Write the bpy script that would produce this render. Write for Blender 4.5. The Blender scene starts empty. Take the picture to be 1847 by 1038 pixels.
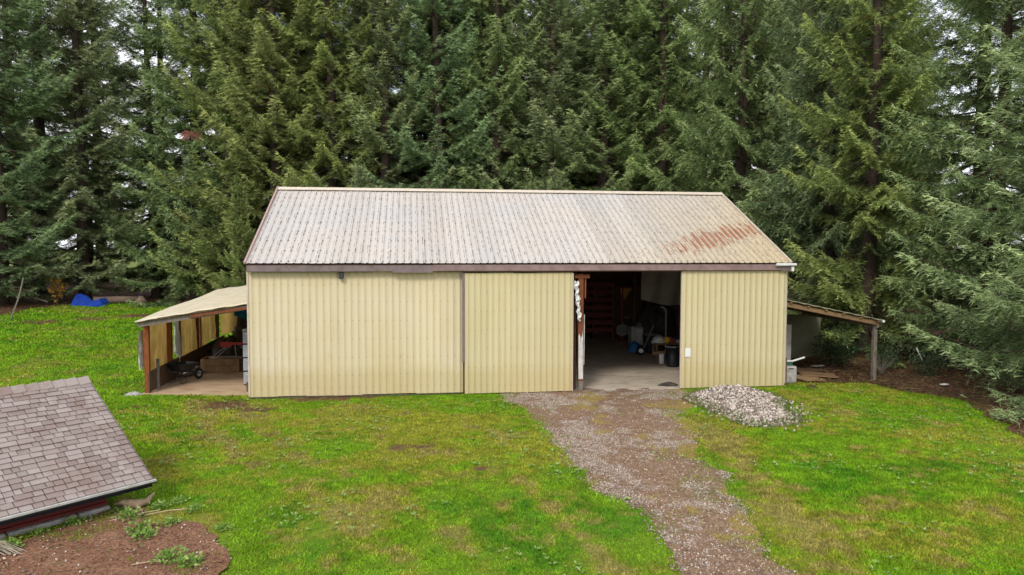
import bpy, math, random
import numpy as np
from mathutils import Vector, Matrix
R = math.radians
random.seed(7)
sc = bpy.context.scene
C = sc.collection

# ------------------------------------------------------------------ camera
F_PX, PW = 1316.28, 1847.0
cam_d = bpy.data.cameras.new('camera')
cam_d.sensor_fit = 'HORIZONTAL'; cam_d.sensor_width = 36.0
cam_d.lens = F_PX / PW * 36.0
cam_d.clip_start = 0.1; cam_d.clip_end = 2000
cam = bpy.data.objects.new('camera', cam_d); C.objects.link(cam)
_yaw, _pit, _rol = .1364, -.0565, .0022
_f = Vector((math.sin(_yaw)*math.cos(_pit), math.cos(_yaw)*math.cos(_pit), math.sin(_pit)))
_r = Vector((math.cos(_yaw), -math.sin(_yaw), 0)); _u = _r.cross(_f)
_r2 = _r*math.cos(_rol) + _u*math.sin(_rol); _u2 = -_r*math.sin(_rol) + _u*math.cos(_rol)
M = Matrix((_r2, _u2, -_f)).transposed().to_4x4()
M.translation = Vector((-3.9384, -24.1235, 4.9323))
cam.matrix_world = M
sc.camera = cam

# ------------------------------------------------------------------ sky, sun, exposure
SUN_EL, SUN_AZ = 41.0, 207.0        # azimuth clockwise from +Y: behind the camera, a little to the left
w = bpy.data.worlds.new('World'); sc.world = w; w.use_nodes = True
nt = w.node_tree; nt.nodes.clear()
def wn(t, **k):
    n = nt.nodes.new(t)
    for a, b in k.items(): setattr(n, a, b)
    return n
out = wn('ShaderNodeOutputWorld'); bg = wn('ShaderNodeBackground')
sky = wn('ShaderNodeTexSky', sky_type='NISHITA', sun_disc=False)
sky.sun_elevation = R(SUN_EL); sky.sun_rotation = R(SUN_AZ); sky.air_density = 1.0; sky.dust_density = 1.5
tc = wn('ShaderNodeTexCoord')
nz = wn('ShaderNodeTexNoise'); nz.inputs['Scale'].default_value = 3.2; nz.inputs['Detail'].default_value = 7; nz.inputs['Roughness'].default_value = .58
rp = wn('ShaderNodeValToRGB'); rp.color_ramp.elements[0].position = .36; rp.color_ramp.elements[1].position = .56
mx = wn('ShaderNodeMixRGB'); mx.inputs['Color2'].default_value = (13.5, 13.7, 14.2, 1)
nt.links.new(tc.outputs['Generated'], nz.inputs['Vector']); nt.links.new(nz.outputs['Fac'], rp.inputs['Fac'])
nt.links.new(rp.outputs['Color'], mx.inputs['Fac']); nt.links.new(sky.outputs['Color'], mx.inputs['Color1'])
nt.links.new(mx.outputs['Color'], bg.inputs['Color']); bg.inputs['Strength'].default_value = .085
nt.links.new(bg.outputs['Background'], out.inputs['Surface'])
sd = bpy.data.lights.new('sun', 'SUN'); sd.energy = 1.5; sd.angle = R(14); sd.color = (1, .96, .89)
sun = bpy.data.objects.new('sun', sd); C.objects.link(sun)
_a = R(SUN_AZ); _e = R(SUN_EL)
_d = Vector((math.sin(_a)*math.cos(_e), math.cos(_a)*math.cos(_e), math.sin(_e)))
sun.rotation_euler = _d.to_track_quat('Z', 'Y').to_euler(); sun.location = _d*60
sc.view_settings.view_transform = 'Standard'; sc.view_settings.look = 'None'
sc.view_settings.exposure = 0.52; sc.view_settings.gamma = 1.0; sc.view_settings.use_curve_mapping = False
sc.cycles.max_bounces = 6; sc.cycles.diffuse_bounces = 3; sc.cycles.transmission_bounces = 4

# ------------------------------------------------------------------ materials
class NT:
    def __init__(s, name):
        s.m = bpy.data.materials.new(name); s.m.use_nodes = True; s.t = s.m.node_tree
        s.b = s.t.nodes['Principled BSDF']; s.o = s.t.nodes['Material Output']
    def n(s, t, **k):
        n = s.t.nodes.new(t)
        for a, b in k.items():
            if a in n.inputs.keys() if hasattr(n.inputs, 'keys') else False: n.inputs[a].default_value = b
            else: setattr(n, a, b)
        return n
    def l(s, a, b): s.t.links.new(a, b)
    def noise(s, scale, detail=4, rough=.55, vec=None, stretch=None):
        n = s.n('ShaderNodeTexNoise'); n.inputs['Scale'].default_value = scale
        n.inputs['Detail'].default_value = detail; n.inputs['Roughness'].default_value = rough
        if vec is None: vec = s.pos()
        if stretch:
            mp = s.n('ShaderNodeMapping'); mp.inputs['Scale'].default_value = stretch
            s.l(vec, mp.inputs['Vector']); vec = mp.outputs['Vector']
        s.l(vec, n.inputs['Vector']); return n.outputs['Fac']
    def pos(s):
        if not hasattr(s, '_p'): s._p = s.n('ShaderNodeNewGeometry')
        return s._p.outputs['Position']
    def obj(s):
        if not hasattr(s, '_tc'): s._tc = s.n('ShaderNodeTexCoord')
        return s._tc.outputs['Object']
    def ramp(s, fac, stops):
        n = s.n('ShaderNodeValToRGB'); e = n.color_ramp.elements
        while len(e) < len(stops): e.new(.5)
        for i, (p, c) in enumerate(stops):
            e[i].position = p; e[i].color = (c, c, c, 1) if isinstance(c, (int, float)) else (*c[:3], 1)
        s.l(fac, n.inputs['Fac']); return n.outputs['Color']
    def mix(s, fac, a, b, mode='MIX'):
        n = s.n('ShaderNodeMixRGB', blend_type=mode)
        for sock, v in ((n.inputs['Fac'], fac), (n.inputs['Color1'], a), (n.inputs['Color2'], b)):
            if isinstance(v, (int, float)): sock.default_value = v if sock.type == 'VALUE' else (v, v, v, 1)
            elif isinstance(v, tuple): sock.default_value = (*v[:3], 1)
            else: s.l(v, sock)
        return n.outputs['Color']
    def math(s, op, a, b=None, c=None):
        n = s.n('ShaderNodeMath', operation=op)
        for i, v in enumerate((a, b, c)):
            if v is None: continue
            if isinstance(v, (int, float)): n.inputs[i].default_value = v
            else: s.l(v, n.inputs[i])
        return n.outputs[0]
    def attr(s, name, out='Color'):
        n = s.n('ShaderNodeAttribute'); n.attribute_name = name; return n.outputs[out]
    def xyz(s, vec):
        n = s.n('ShaderNodeSeparateXYZ'); s.l(vec, n.inputs[0]); return n.outputs
    def bump(s, h, strength=.3, dist=.01):
        n = s.n('ShaderNodeBump'); n.inputs['Strength'].default_value = strength; n.inputs['Distance'].default_value = dist
        s.l(h, n.inputs['Height']); s.l(n.outputs['Normal'], s.b.inputs['Normal'])
    def fin(s, col, rough=.7, spec=.3, metal=0.):
        if isinstance(col, tuple): s.b.inputs['Base Color'].default_value = (*col, 1)
        else: s.l(col, s.b.inputs['Base Color'])
        if isinstance(rough, (int, float)): s.b.inputs['Roughness'].default_value = rough
        else: s.l(rough, s.b.inputs['Roughness'])
        s.b.inputs['Specular IOR Level'].default_value = spec; s.b.inputs['Metallic'].default_value = metal
        return s.m
    def rnd(s):
        if not hasattr(s, '_oi'): s._oi = s.n('ShaderNodeObjectInfo')
        return s._oi.outputs['Random']

def plain(name, col, rough=.7, var=.25, scale=6, bump=.15, spec=.3, metal=0., stretch=None, dirt=None):
    t = NT(name)
    n = t.noise(scale, 5, .6, t.obj(), stretch)
    c = t.mix(t.ramp(n, [(.3, 0.), (.7, 1.)]), tuple(x*(1-var) for x in col), tuple(min(1, x*(1+var)) for x in col))
    v = t.math('MULTIPLY_ADD', t.rnd(), .3, .85)
    c = t.mix(1., c, v, 'MULTIPLY')
    if dirt:
        d = t.noise(2.3, 6, .65)
        c = t.mix(t.ramp(d, [(.5, 0.), (.72, .8)]), c, dirt)
    if bump: t.bump(n, bump, .01)
    return t.fin(c, rough, spec, metal)

MT = {}
def wood(name, col, dark, sc_=(1, 1, 1)):
    t = NT(name)
    n1 = t.noise(9, 6, .6, t.obj(), (6, 6, .5)); n2 = t.noise(3.0, 5, .6, t.obj())
    c = t.mix(t.ramp(n1, [(.3, 0.), (.7, 1.)]), dark, col)
    c = t.mix(t.ramp(n2, [(.52, 0.), (.75, .65)]), c, tuple(x*.45 for x in dark))
    t.bump(n1, .4, .01)
    return t.fin(c, .82, .2)
MT['wood_red'] = wood('red_stained_wood', (.24, .085, .035), (.12, .04, .02))
MT['wood_orange'] = wood('orange_stained_wood', (.30, .098, .030), (.15, .045, .018))
MT['wood_grey'] = wood('weathered_wood', (.25, .215, .175), (.10, .08, .065))
MT['wood_brown'] = wood('brown_wood', (.16, .095, .055), (.07, .042, .026))
MT['wood_pale'] = wood('pale_plywood', (.40, .27, .14), (.25, .155, .08))
MT['wood_tan'] = wood('tan_board', (.30, .19, .095), (.16, .095, .05))

def wall_metal(name, base, yellow):
    t = NT(name)
    g = t.xyz(t.pos())
    lo = t.noise(.55, 3, .5); mid = t.noise(2.5, 5, .6, None, (1, 1, .35)); fine = t.noise(30, 4, .6)
    c = t.mix(t.ramp(lo, [(.3, 0.), (.7, .55)]), base, yellow)
    v = t.math('MULTIPLY_ADD', t.rnd(), .10, .95)
    c = t.mix(1., c, v, 'MULTIPLY')
    # splash-back soil and algae film at the foot of the cladding
    zz = t.math('ADD', g[2], t.math('ADD', t.math('MULTIPLY', mid, -.5), t.math('MULTIPLY', t.noise(7, 6, .75, None, (2, 1, .5)), -.8)))
    foot = t.ramp(zz, [(-.65, 1.), (.45, 0.)])
    c = t.mix(t.math('MULTIPLY', foot, .38), c, (.44, .33, .12))
    pt = t.noise(1.3, 5, .7); c = t.mix(t.ramp(pt, [(.60, 0.), (.74, .35)]), c, (.50, .36, .16))
    streak = t.noise(1.0, 5, .6, None, (9, 9, .25))
    c = t.mix(t.ramp(streak, [(.56, 0.), (.80, .30)]), c, (.36, .27, .12))
    up = t.math('MULTIPLY_ADD', mid, .8, g[2]); top = t.ramp(t.math('MULTIPLY', up, .2), [(.78, 0.), (.93, .5)])
    c = t.mix(top, c, yellow)
    spk = t.noise(14, 3, .7)
    c = t.mix(t.ramp(spk, [(.72, 0.), (.78, .5)]), c, (.25, .16, .07))
    t.bump(t.noise(1.6, 3, .5), .12, .03)
    return t.fin(c, t.math('MULTIPLY_ADD', fine, .2, .42), .35)
MT['wall'] = wall_metal('cream_wall_metal', (.63, .55, .385), (.57, .45, .235))
MT['door'] = wall_metal('cream_door_metal', (.575, .505, .31), (.53, .445, .23))

def roof_metal():
    t = NT('cream_roof_metal')
    uv = t.n('ShaderNodeUVMap').outputs['UV']; u = t.xyz(uv)
    fr = t.math('FRACT', u[0])                       # 0..1 across one rib pitch, rib in the middle
    d = t.math('ABSOLUTE', t.math('SUBTRACT', t.math('ABSOLUTE', t.math('SUBTRACT', fr, .5)), .15))
    side = t.ramp(d, [(.0, 1.), (.05, .7), (.10, 0.)])
    lo = t.noise(.45, 3, .5); dash = t.noise(3.6, 7, .8, None, (2.6, 1.2, 1)); fine = t.noise(9, 6, .7)
    c = t.mix(t.ramp(lo, [(.3, 0.), (.7, 1.)]), (.50, .445, .395), (.46, .435, .42))
    g = t.xyz(t.pos())
    # the right-hand end has weathered to yellow
    ye = t.ramp(t.math('ADD', t.math('MULTIPLY', g[0], .1), t.math('MULTIPLY', g[1], -.07)), [(.1, 0.), (.85, .85)])
    c = t.mix(ye, c, (.46, .36, .205))
    v = t.math('MULTIPLY_ADD', t.rnd(), .14, .93)
    c = t.mix(1., c, v, 'MULTIPLY')
    # moss and grime caught along the ribs, in broken dashes
    more = t.math('MULTIPLY_ADD', t.ramp(g[0], [(.0, 0.), (1., 1.)]), .0, 0)
    gr = t.ramp(t.math('ADD', dash, more), [(.485, 0.), (.575, 1.)])
    c = t.mix(t.math('MULTIPLY', side, gr), c, (.085, .068, .058))
    c = t.mix(t.ramp(fine, [(.60, 0.), (.80, .55)]), c, (.24, .19, .15))
    clump = t.noise(2.1, 5, .75)
    c = t.mix(t.ramp(clump, [(.71, 0.), (.76, .8)]), c, (.07, .06, .04))
    # rust patch low on the right-hand slope
    dx = t.math('SUBTRACT', g[0], t.math('MULTIPLY_ADD', g[1], 1.6, 4.6)); dy = t.math('SUBTRACT', g[1], 1.7)
    q = t.math('ADD', t.math('POWER', t.math('MULTIPLY', dx, .62), 2), t.math('POWER', t.math('MULTIPLY', dy, .55), 2))
    rn = t.noise(1.5, 7, .78, None, (3.4, .8, 1))
    rust = t.ramp(t.math('SUBTRACT', t.math('MULTIPLY', rn, 1.75), t.math('MULTIPLY', q, .30)), [(.68, 0.), (.80, .9)])
    pan = t.ramp(t.math('ABSOLUTE', t.math('SUBTRACT', fr, .5)), [(.12, .15), (.22, 1.)])
    c = t.mix(t.math('MULTIPLY', rust, pan), c, t.mix(fine, (.24, .075, .035), (.34, .16, .09)))
    t.bump(fine, .15, .01)
    return t.fin(c, .55, .3)
MT['roof'] = roof_metal()
MT['mauve'] = plain('mauve_metal', (.19, .145, .145), .5, .2, 4, .1, .3, dirt=(.10, .07, .06))
MT['mauve_brown'] = plain('brown_metal', (.22, .145, .135), .5, .2, 4, .1, .3, dirt=(.11, .07, .06))
MT['trim'] = plain('pale_trim_metal', (.55, .47, .38), .5, .15, 5, .05)
MT['pinktrim'] = plain('pinkish_trim_metal', (.45, .30, .27), .5, .15, 5, .05)
MT['white'] = plain('white_plastic', (.72, .72, .70), .45, .08, 5, .03)
MT['white_dirty'] = plain('dirty_white', (.52, .51, .48), .6, .15, 5, .1, dirt=(.25, .21, .16))
MT['grey_plastic'] = plain('pale_grey_plastic', (.34, .36, .42), .45, .12, 5, .05)
MT['black'] = plain('black_plastic', (.018, .018, .019), .45, .3, 5, .1)
MT['dark_metal'] = plain('dark_metal', (.035, .035, .038), .5, .3, 8, .15, .4)
MT['steel'] = plain('grey_steel', (.23, .23, .23), .45, .2, 8, .1, .4)
MT['rubber'] = plain('rubber', (.02, .02, .02), .8, .2, 8, .1)
MT['red_paint'] = plain('red_paint', (.42, .035, .028), .5, .2, 8, .1)
MT['maroon'] = plain('maroon_paint', (.20, .045, .04), .6, .3, 6, .1)
MT['orange_paint'] = plain('orange_paint', (.60, .28, .10), .55, .2, 6, .1)
MT['blue_plastic'] = plain('blue_plastic', (.03, .15, .36), .5, .2, 6, .1)
MT['green_plastic'] = plain('green_plastic', (.03, .12, .085), .5, .2, 6, .1)
MT['yellow'] = plain('yellow_rubber', (.65, .40, .02), .5, .1, 6, .05)
MT['pink_cloth'] = plain('pink_cloth', (.45, .10, .13), .9, .3, 8, .3)
MT['white_cloth'] = plain('white_cloth', (.62, .60, .57), .9, .12, 8, .3)
MT['navy'] = plain('navy_cloth', (.03, .035, .07), .9, .3, 8, .3)
MT['shed_red'] = plain('red_shed_paint', (.155, .022, .018), .7, .2, 3, .1, stretch=(1, 1, 4), dirt=(.09, .03, .02))
MT['stone_grey'] = plain('rough_concrete', (.36, .34, .32), .9, .25, 6, .4, dirt=(.14, .11, .09))
MT['junk'] = plain('dark_clutter', (.075, .062, .052), .85, .5, 4, .5)
MT['bark_log'] = plain('log_bark', (.17, .12, .085), .9, .4, 8, .6, stretch=(1, 1, 6))
MT['driftwood'] = plain('bleached_root_wood', (.42, .30, .19), .85, .3, 7, .5)
MT['screw'] = plain('screw_heads', (.16, .12, .08), .5, .3, 20, 0)

def concrete(name, base, stain, lo):
    t = NT(name)
    a = t.noise(.9, 6, .62); b = t.noise(14, 5, .7); s = t.noise(2.2, 6, .65, None, (.7, 2.5, 1))
    c = t.mix(t.ramp(a, [(.32, 0.), (.68, 1.)]), base, lo)
    c = t.mix(t.ramp(s, [(.5, 0.), (.70, .8)]), c, stain)
    c = t.mix(t.ramp(b, [(.55, 0.), (.85, .5)]), c, tuple(x*.5 for x in stain))
    t.bump(b, .2, .01)
    return t.fin(c, .85, .25)
MT['concrete'] = concrete('barn_concrete', (.56, .485, .39), (.25, .17, .105), (.42, .335, .245))
MT['concrete_tan'] = concrete('soiled_concrete', (.58, .43, .28), (.30, .19, .11), (.44, .30, .19))

def cloth(name, col, dark, trans=.35):
    t = NT(name)
    a = t.noise(1.3, 5, .6); b = t.noise(5, 6, .7)
    c = t.mix(t.ramp(a, [(.3, 0.), (.7, 1.)]), col, dark)
    c = t.mix(t.ramp(b, [(.58, 0.), (.8, .55)]), c, tuple(x*.45 for x in dark))
    t.bump(b, .3, .02)
    t.fin(c, .8, .2)
    if trans:
        tr = t.n('ShaderNodeBsdfTranslucent'); t.l(c, tr.inputs['Color'])
        ms = t.n('ShaderNodeMixShader'); ms.inputs[0].default_value = trans
        t.l(t.b.outputs[0], ms.inputs[1]); t.l(tr.outputs[0], ms.inputs[2]); t.l(ms.outputs[0], t.o.inputs['Surface'])
    return t.m
MT['tarp_cream'] = cloth('yellowed_tarp', (.56, .37, .12), (.40, .24, .07), .5)
MT['tarp_blue'] = cloth('blue_tarp', (.012, .055, .36), (.01, .04, .26), .1)
MT['tarp_teal'] = cloth('teal_tarp', (.02, .16, .30), (.01, .09, .18), .15)
MT['canvas'] = cloth('grey_canvas', (.50, .47, .42), (.36, .33, .28), .3)
MT['sheet_mossy'] = cloth('mossy_sheet', (.27, .25, .18), (.15, .16, .08), .2)
MT['lean_roof'] = plain('cream_lean_roof', (.60, .53, .39), .6, .10, 2.0, .08, dirt=(.42, .34, .22))
MT['lean_roof_moss'] = plain('mossy_lean_roof', (.30, .27, .18), .8, .3, 3.0, .3, dirt=(.09, .11, .04))

def shingle():
    t = NT('asphalt_shingle')
    a = t.noise(1.1, 5, .6); b = t.noise(120, 3, .6)
    rv = t.rnd()
    c = t.ramp(rv, [(0., (.26, .205, .19)), (.35, (.33, .275, .255)), (.7, (.385, .33, .31)), (1., (.29, .225, .205))])
    c = t.mix(t.ramp(a, [(.50, 0.), (.72, .55)]), c, (.19, .10, .075))
    c = t.mix(t.ramp(b, [(.35, .35), (.65, 0.)]), c, (.12, .09, .08))
    d = t.noise(7, 6, .75)
    c = t.mix(t.ramp(d, [(.62, 0.), (.76, .75)]), c, (.10, .06, .045))
    t.bump(b, .4, .004)
    return t.fin(c, .92, .15)
MT['shingle'] = shingle()

def bark():
    t = NT('spruce_bark')
    a = t.noise(5, 6, .65, t.obj(), (3, 3, .8)); b = t.noise(1.2, 4, .6, t.obj())
    c = t.mix(t.ramp(a, [(.3, 0.), (.7, 1.)]), (.028, .020, .015), (.085, .062, .048))
    c = t.mix(t.ramp(b, [(.55, 0.), (.75, .6)]), c, (.12, .12, .085))
    t.bump(a, .7, .03)
    return t.fin(c, .92, .1)
MT['bark'] = bark()
MT['deadwood'] = plain('dead_twigs', (.105, .082, .068), .9, .35, 3, 0)

def foliage(name, dark, light, tip, brown, rndhue=True):
    t = NT(name)
    a = t.n('ShaderNodeAttribute'); a.attribute_name = 'leaf'
    ch = t.n('ShaderNodeSeparateColor'); t.l(a.outputs['Color'], ch.inputs[0])
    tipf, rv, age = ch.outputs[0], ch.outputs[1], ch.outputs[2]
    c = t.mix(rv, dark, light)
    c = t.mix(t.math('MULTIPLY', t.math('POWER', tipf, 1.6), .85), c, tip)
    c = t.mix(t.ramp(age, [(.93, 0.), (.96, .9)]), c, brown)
    if rndhue:
        oi = t.n('ShaderNodeObjectInfo'); t.l(oi.outputs['Color'], t.n('ShaderNodeMixRGB').inputs[1])
        c = t.mix(1., c, oi.outputs['Color'], 'MULTIPLY')
    t.fin(c, .6, .25)
    tr = t.n('ShaderNodeBsdfTranslucent'); t.l(c, tr.inputs['Color'])
    ms = t.n('ShaderNodeMixShader'); ms.inputs[0].default_value = .22
    t.l(t.b.outputs[0], ms.inputs[1]); t.l(tr.outputs[0], ms.inputs[2]); t.l(ms.outputs[0], t.o.inputs['Surface'])
    return t.m
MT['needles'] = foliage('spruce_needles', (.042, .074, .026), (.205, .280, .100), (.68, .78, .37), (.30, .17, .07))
MT['leaf_green'] = foliage('weed_leaves', (.11, .22, .03), (.22, .36, .06), (.40, .50, .17), (.34, .26, .12))
MT['leaf_dark'] = foliage('shrub_leaves', (.025, .05, .02), (.05, .09, .035), (.10, .15, .06), (.16, .10, .05))
MT['leaf_autumn'] = foliage('autumn_leaves', (.30, .13, .02), (.42, .24, .03), (.5, .32, .05), (.25, .08, .02))
MT['grass'] = None
def grass_mat():
    t = NT('lawn_blades')
    c = t.attr('lawn'); t.fin(c, .6, .25)
    tr = t.n('ShaderNodeBsdfTranslucent'); t.l(c, tr.inputs['Color'])
    ms = t.n('ShaderNodeMixShader'); ms.inputs[0].default_value = .35
    t.l(t.b.outputs[0], ms.inputs[1]); t.l(tr.outputs[0], ms.inputs[2]); t.l(ms.outputs[0], t.o.inputs['Surface'])
    return t.m
MT['grass'] = grass_mat()
def ground_mat():
    t = NT('lawn_ground')
    c = t.attr('lawn'); n = t.noise(7, 6, .7); n2 = t.noise(40, 4, .7)
    c = t.mix(t.ramp(n, [(.35, .55), (.65, 0.)]), c, (.055, .06, .015))
    c = t.mix(t.ramp(n2, [(.35, .6), (.6, 0.)]), c, (.05, .05, .018))
    t.bump(n2, .6, .03)
    return t.fin(c, .9, .1)
MT['ground'] = ground_mat()
def gravel_mat():
    t = NT('gravel_and_soil')
    v = t.n('ShaderNodeTexVoronoi'); v.inputs['Scale'].default_value = 30; t.l(t.pos(), v.inputs['Vector'])
    ch = t.n('ShaderNodeSeparateColor'); t.l(v.outputs['Color'], ch.inputs[0])
    st = t.ramp(ch.outputs[0], [(0., (.15, .105, .08)), (.4, (.32, .25, .20)), (.75, (.46, .38, .315)), (1., (.60, .53, .46))])
    soil = t.mix(t.ramp(t.noise(6, 7, .8), [(.3, 0.), (.7, 1.)]), (.10, .050, .030), (.37, .235, .145))
    ch2 = t.n('ShaderNodeSeparateColor'); t.l(t.attr('lawn'), ch2.inputs[0])
    c = t.mix(t.math('MULTIPLY', ch2.outputs[0], .93), st, soil)
    c = t.mix(t.math('MULTIPLY', ch2.outputs[1], .8), c, t.mix(t.noise(12, 5, .7), (.22, .15, .045), (.40, .31, .06)))
    c = t.mix(t.ramp(v.outputs['Distance'], [(.35, 0.), (.75, .6)]), c, (.08, .05, .035))
    t.bump(v.outputs['Distance'], -.6, .02)
    return t.fin(c, .92, .15)
MT['gravel'] = gravel_mat()
def soil_mat(name, a, b, c3, sc_=1.):
    t = NT(name)
    n1 = t.noise(1.3*sc_, 6, .65); n2 = t.noise(22, 6, .75); n3 = t.noise(60, 3, .6)
    c = t.mix(t.ramp(n1, [(.35, 0.), (.65, 1.)]), a, b)
    c = t.mix(t.ramp(n2, [(.45, .7), (.6, 0.)]), c, tuple(x*.45 for x in a))
    c = t.mix(t.ramp(n3, [(.68, 0.), (.75, .6)]), c, c3)
    t.bump(n2, .9, .05)
    return t.fin(c, .95, .1)
MT['soil'] = soil_mat('red_garden_soil', (.29, .14, .085), (.44, .245, .155), (.55, .40, .29))
MT['litter'] = soil_mat('forest_litter', (.14, .068, .042), (.21, .112, .068), (.34, .22, .13))
def stones():
    t = NT('grey_pebbles')
    r = t.n('ShaderNodeAttribute'); r.attribute_name = 'leaf'
    ch = t.n('ShaderNodeSeparateColor'); t.l(r.outputs['Color'], ch.inputs[0])
    c = t.ramp(ch.outputs[1], [(0., (.10, .078, .064)), (.35, (.25, .20, .165)), (.7, (.46, .39, .335)), (1., (.68, .61, .54))])
    c = t.mix(ch.outputs[0], c, (.26, .15, .085))
    return t.fin(c, .85, .2)
MT['stones'] = stones()

# ------------------------------------------------------------------ mesh helpers
def unit(v): return v/(np.linalg.norm(v, axis=-1, keepdims=True)+1e-9)
def vnoise(x, y, seed=0):
    x = np.asarray(x, float); y = np.asarray(y, float)
    xi = np.floor(x).astype(np.int64); yi = np.floor(y).astype(np.int64)
    fx = x-xi; fy = y-yi; fx = fx*fx*(3-2*fx); fy = fy*fy*(3-2*fy)
    def hsh(a, b):
        n = (a*374761393 + b*668265263 + seed*982451653) & 0x7fffffff
        n = ((n ^ (n >> 13))*1274126177) & 0x7fffffff
        return ((n ^ (n >> 16)) & 0xffff)/65535.
    return (hsh(xi, yi)*(1-fx)+hsh(xi+1, yi)*fx)*(1-fy)+(hsh(xi, yi+1)*(1-fx)+hsh(xi+1, yi+1)*fx)*fy
def fbm(x, y, seed=0, o=4):
    s = 0; a = .5; t = 0
    for i in range(o):
        s = s+a*vnoise(x*2**i, y*2**i, seed+i*17); t += a; a *= .55
    return s/t
def sm(t):
    t = np.clip(t, 0, 1); return t*t*(3-2*t)

def np_mesh(name, V, Fc, uv=None, leaf=None, lawn=None, smooth=False):
    """V (n,3); Fc (m,k) array of faces of equal size"""
    V = np.ascontiguousarray(V, np.float32); Fc = np.ascontiguousarray(Fc, np.int32)
    me = bpy.data.meshes.new(name); me.vertices.add(len(V)); me.vertices.foreach_set('co', V.ravel())
    k = Fc.shape[1]; me.loops.add(Fc.size); me.loops.foreach_set('vertex_index', Fc.ravel())
    me.polygons.add(len(Fc)); me.polygons.foreach_set('loop_start', np.arange(0, Fc.size, k, dtype=np.int32))
    me.update(calc_edges=True)
    for nm, dat in (('leaf', leaf), ('lawn', lawn)):
        if dat is not None:
            d = np.ones((len(V), 4), np.float32); d[:, :3] = dat
            at = me.attributes.new(nm, 'FLOAT_COLOR', 'POINT'); at.data.foreach_set('color', d.ravel())
    if smooth: me.polygons.foreach_set('use_smooth', np.ones(len(Fc), bool))
    me.validate(); return me

def link(name, data, mat=None, parent=None, loc=None, rot=None):
    o = bpy.data.objects.new(name, data); C.objects.link(o)
    if mat is not None and data is not None and not data.materials: data.materials.append(MT[mat] if isinstance(mat, str) else mat)
    if parent is not None: o.parent = parent
    if loc is not None: o.location = loc
    if rot is not None: o.rotation_euler = rot
    return o
def tag(o, label=None, cat=None, group=None, kind=None):
    if label: o['label'] = label
    if cat: o['category'] = cat
    if group: o['group'] = group
    if kind: o['kind'] = kind
    return o
def thing(name, label, cat, loc=(0, 0, 0), rz=0, group=None):
    o = link(name, None, None, None, loc, (0, 0, rz)); o.empty_display_size = .2
    return tag(o, label, cat, group)

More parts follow.
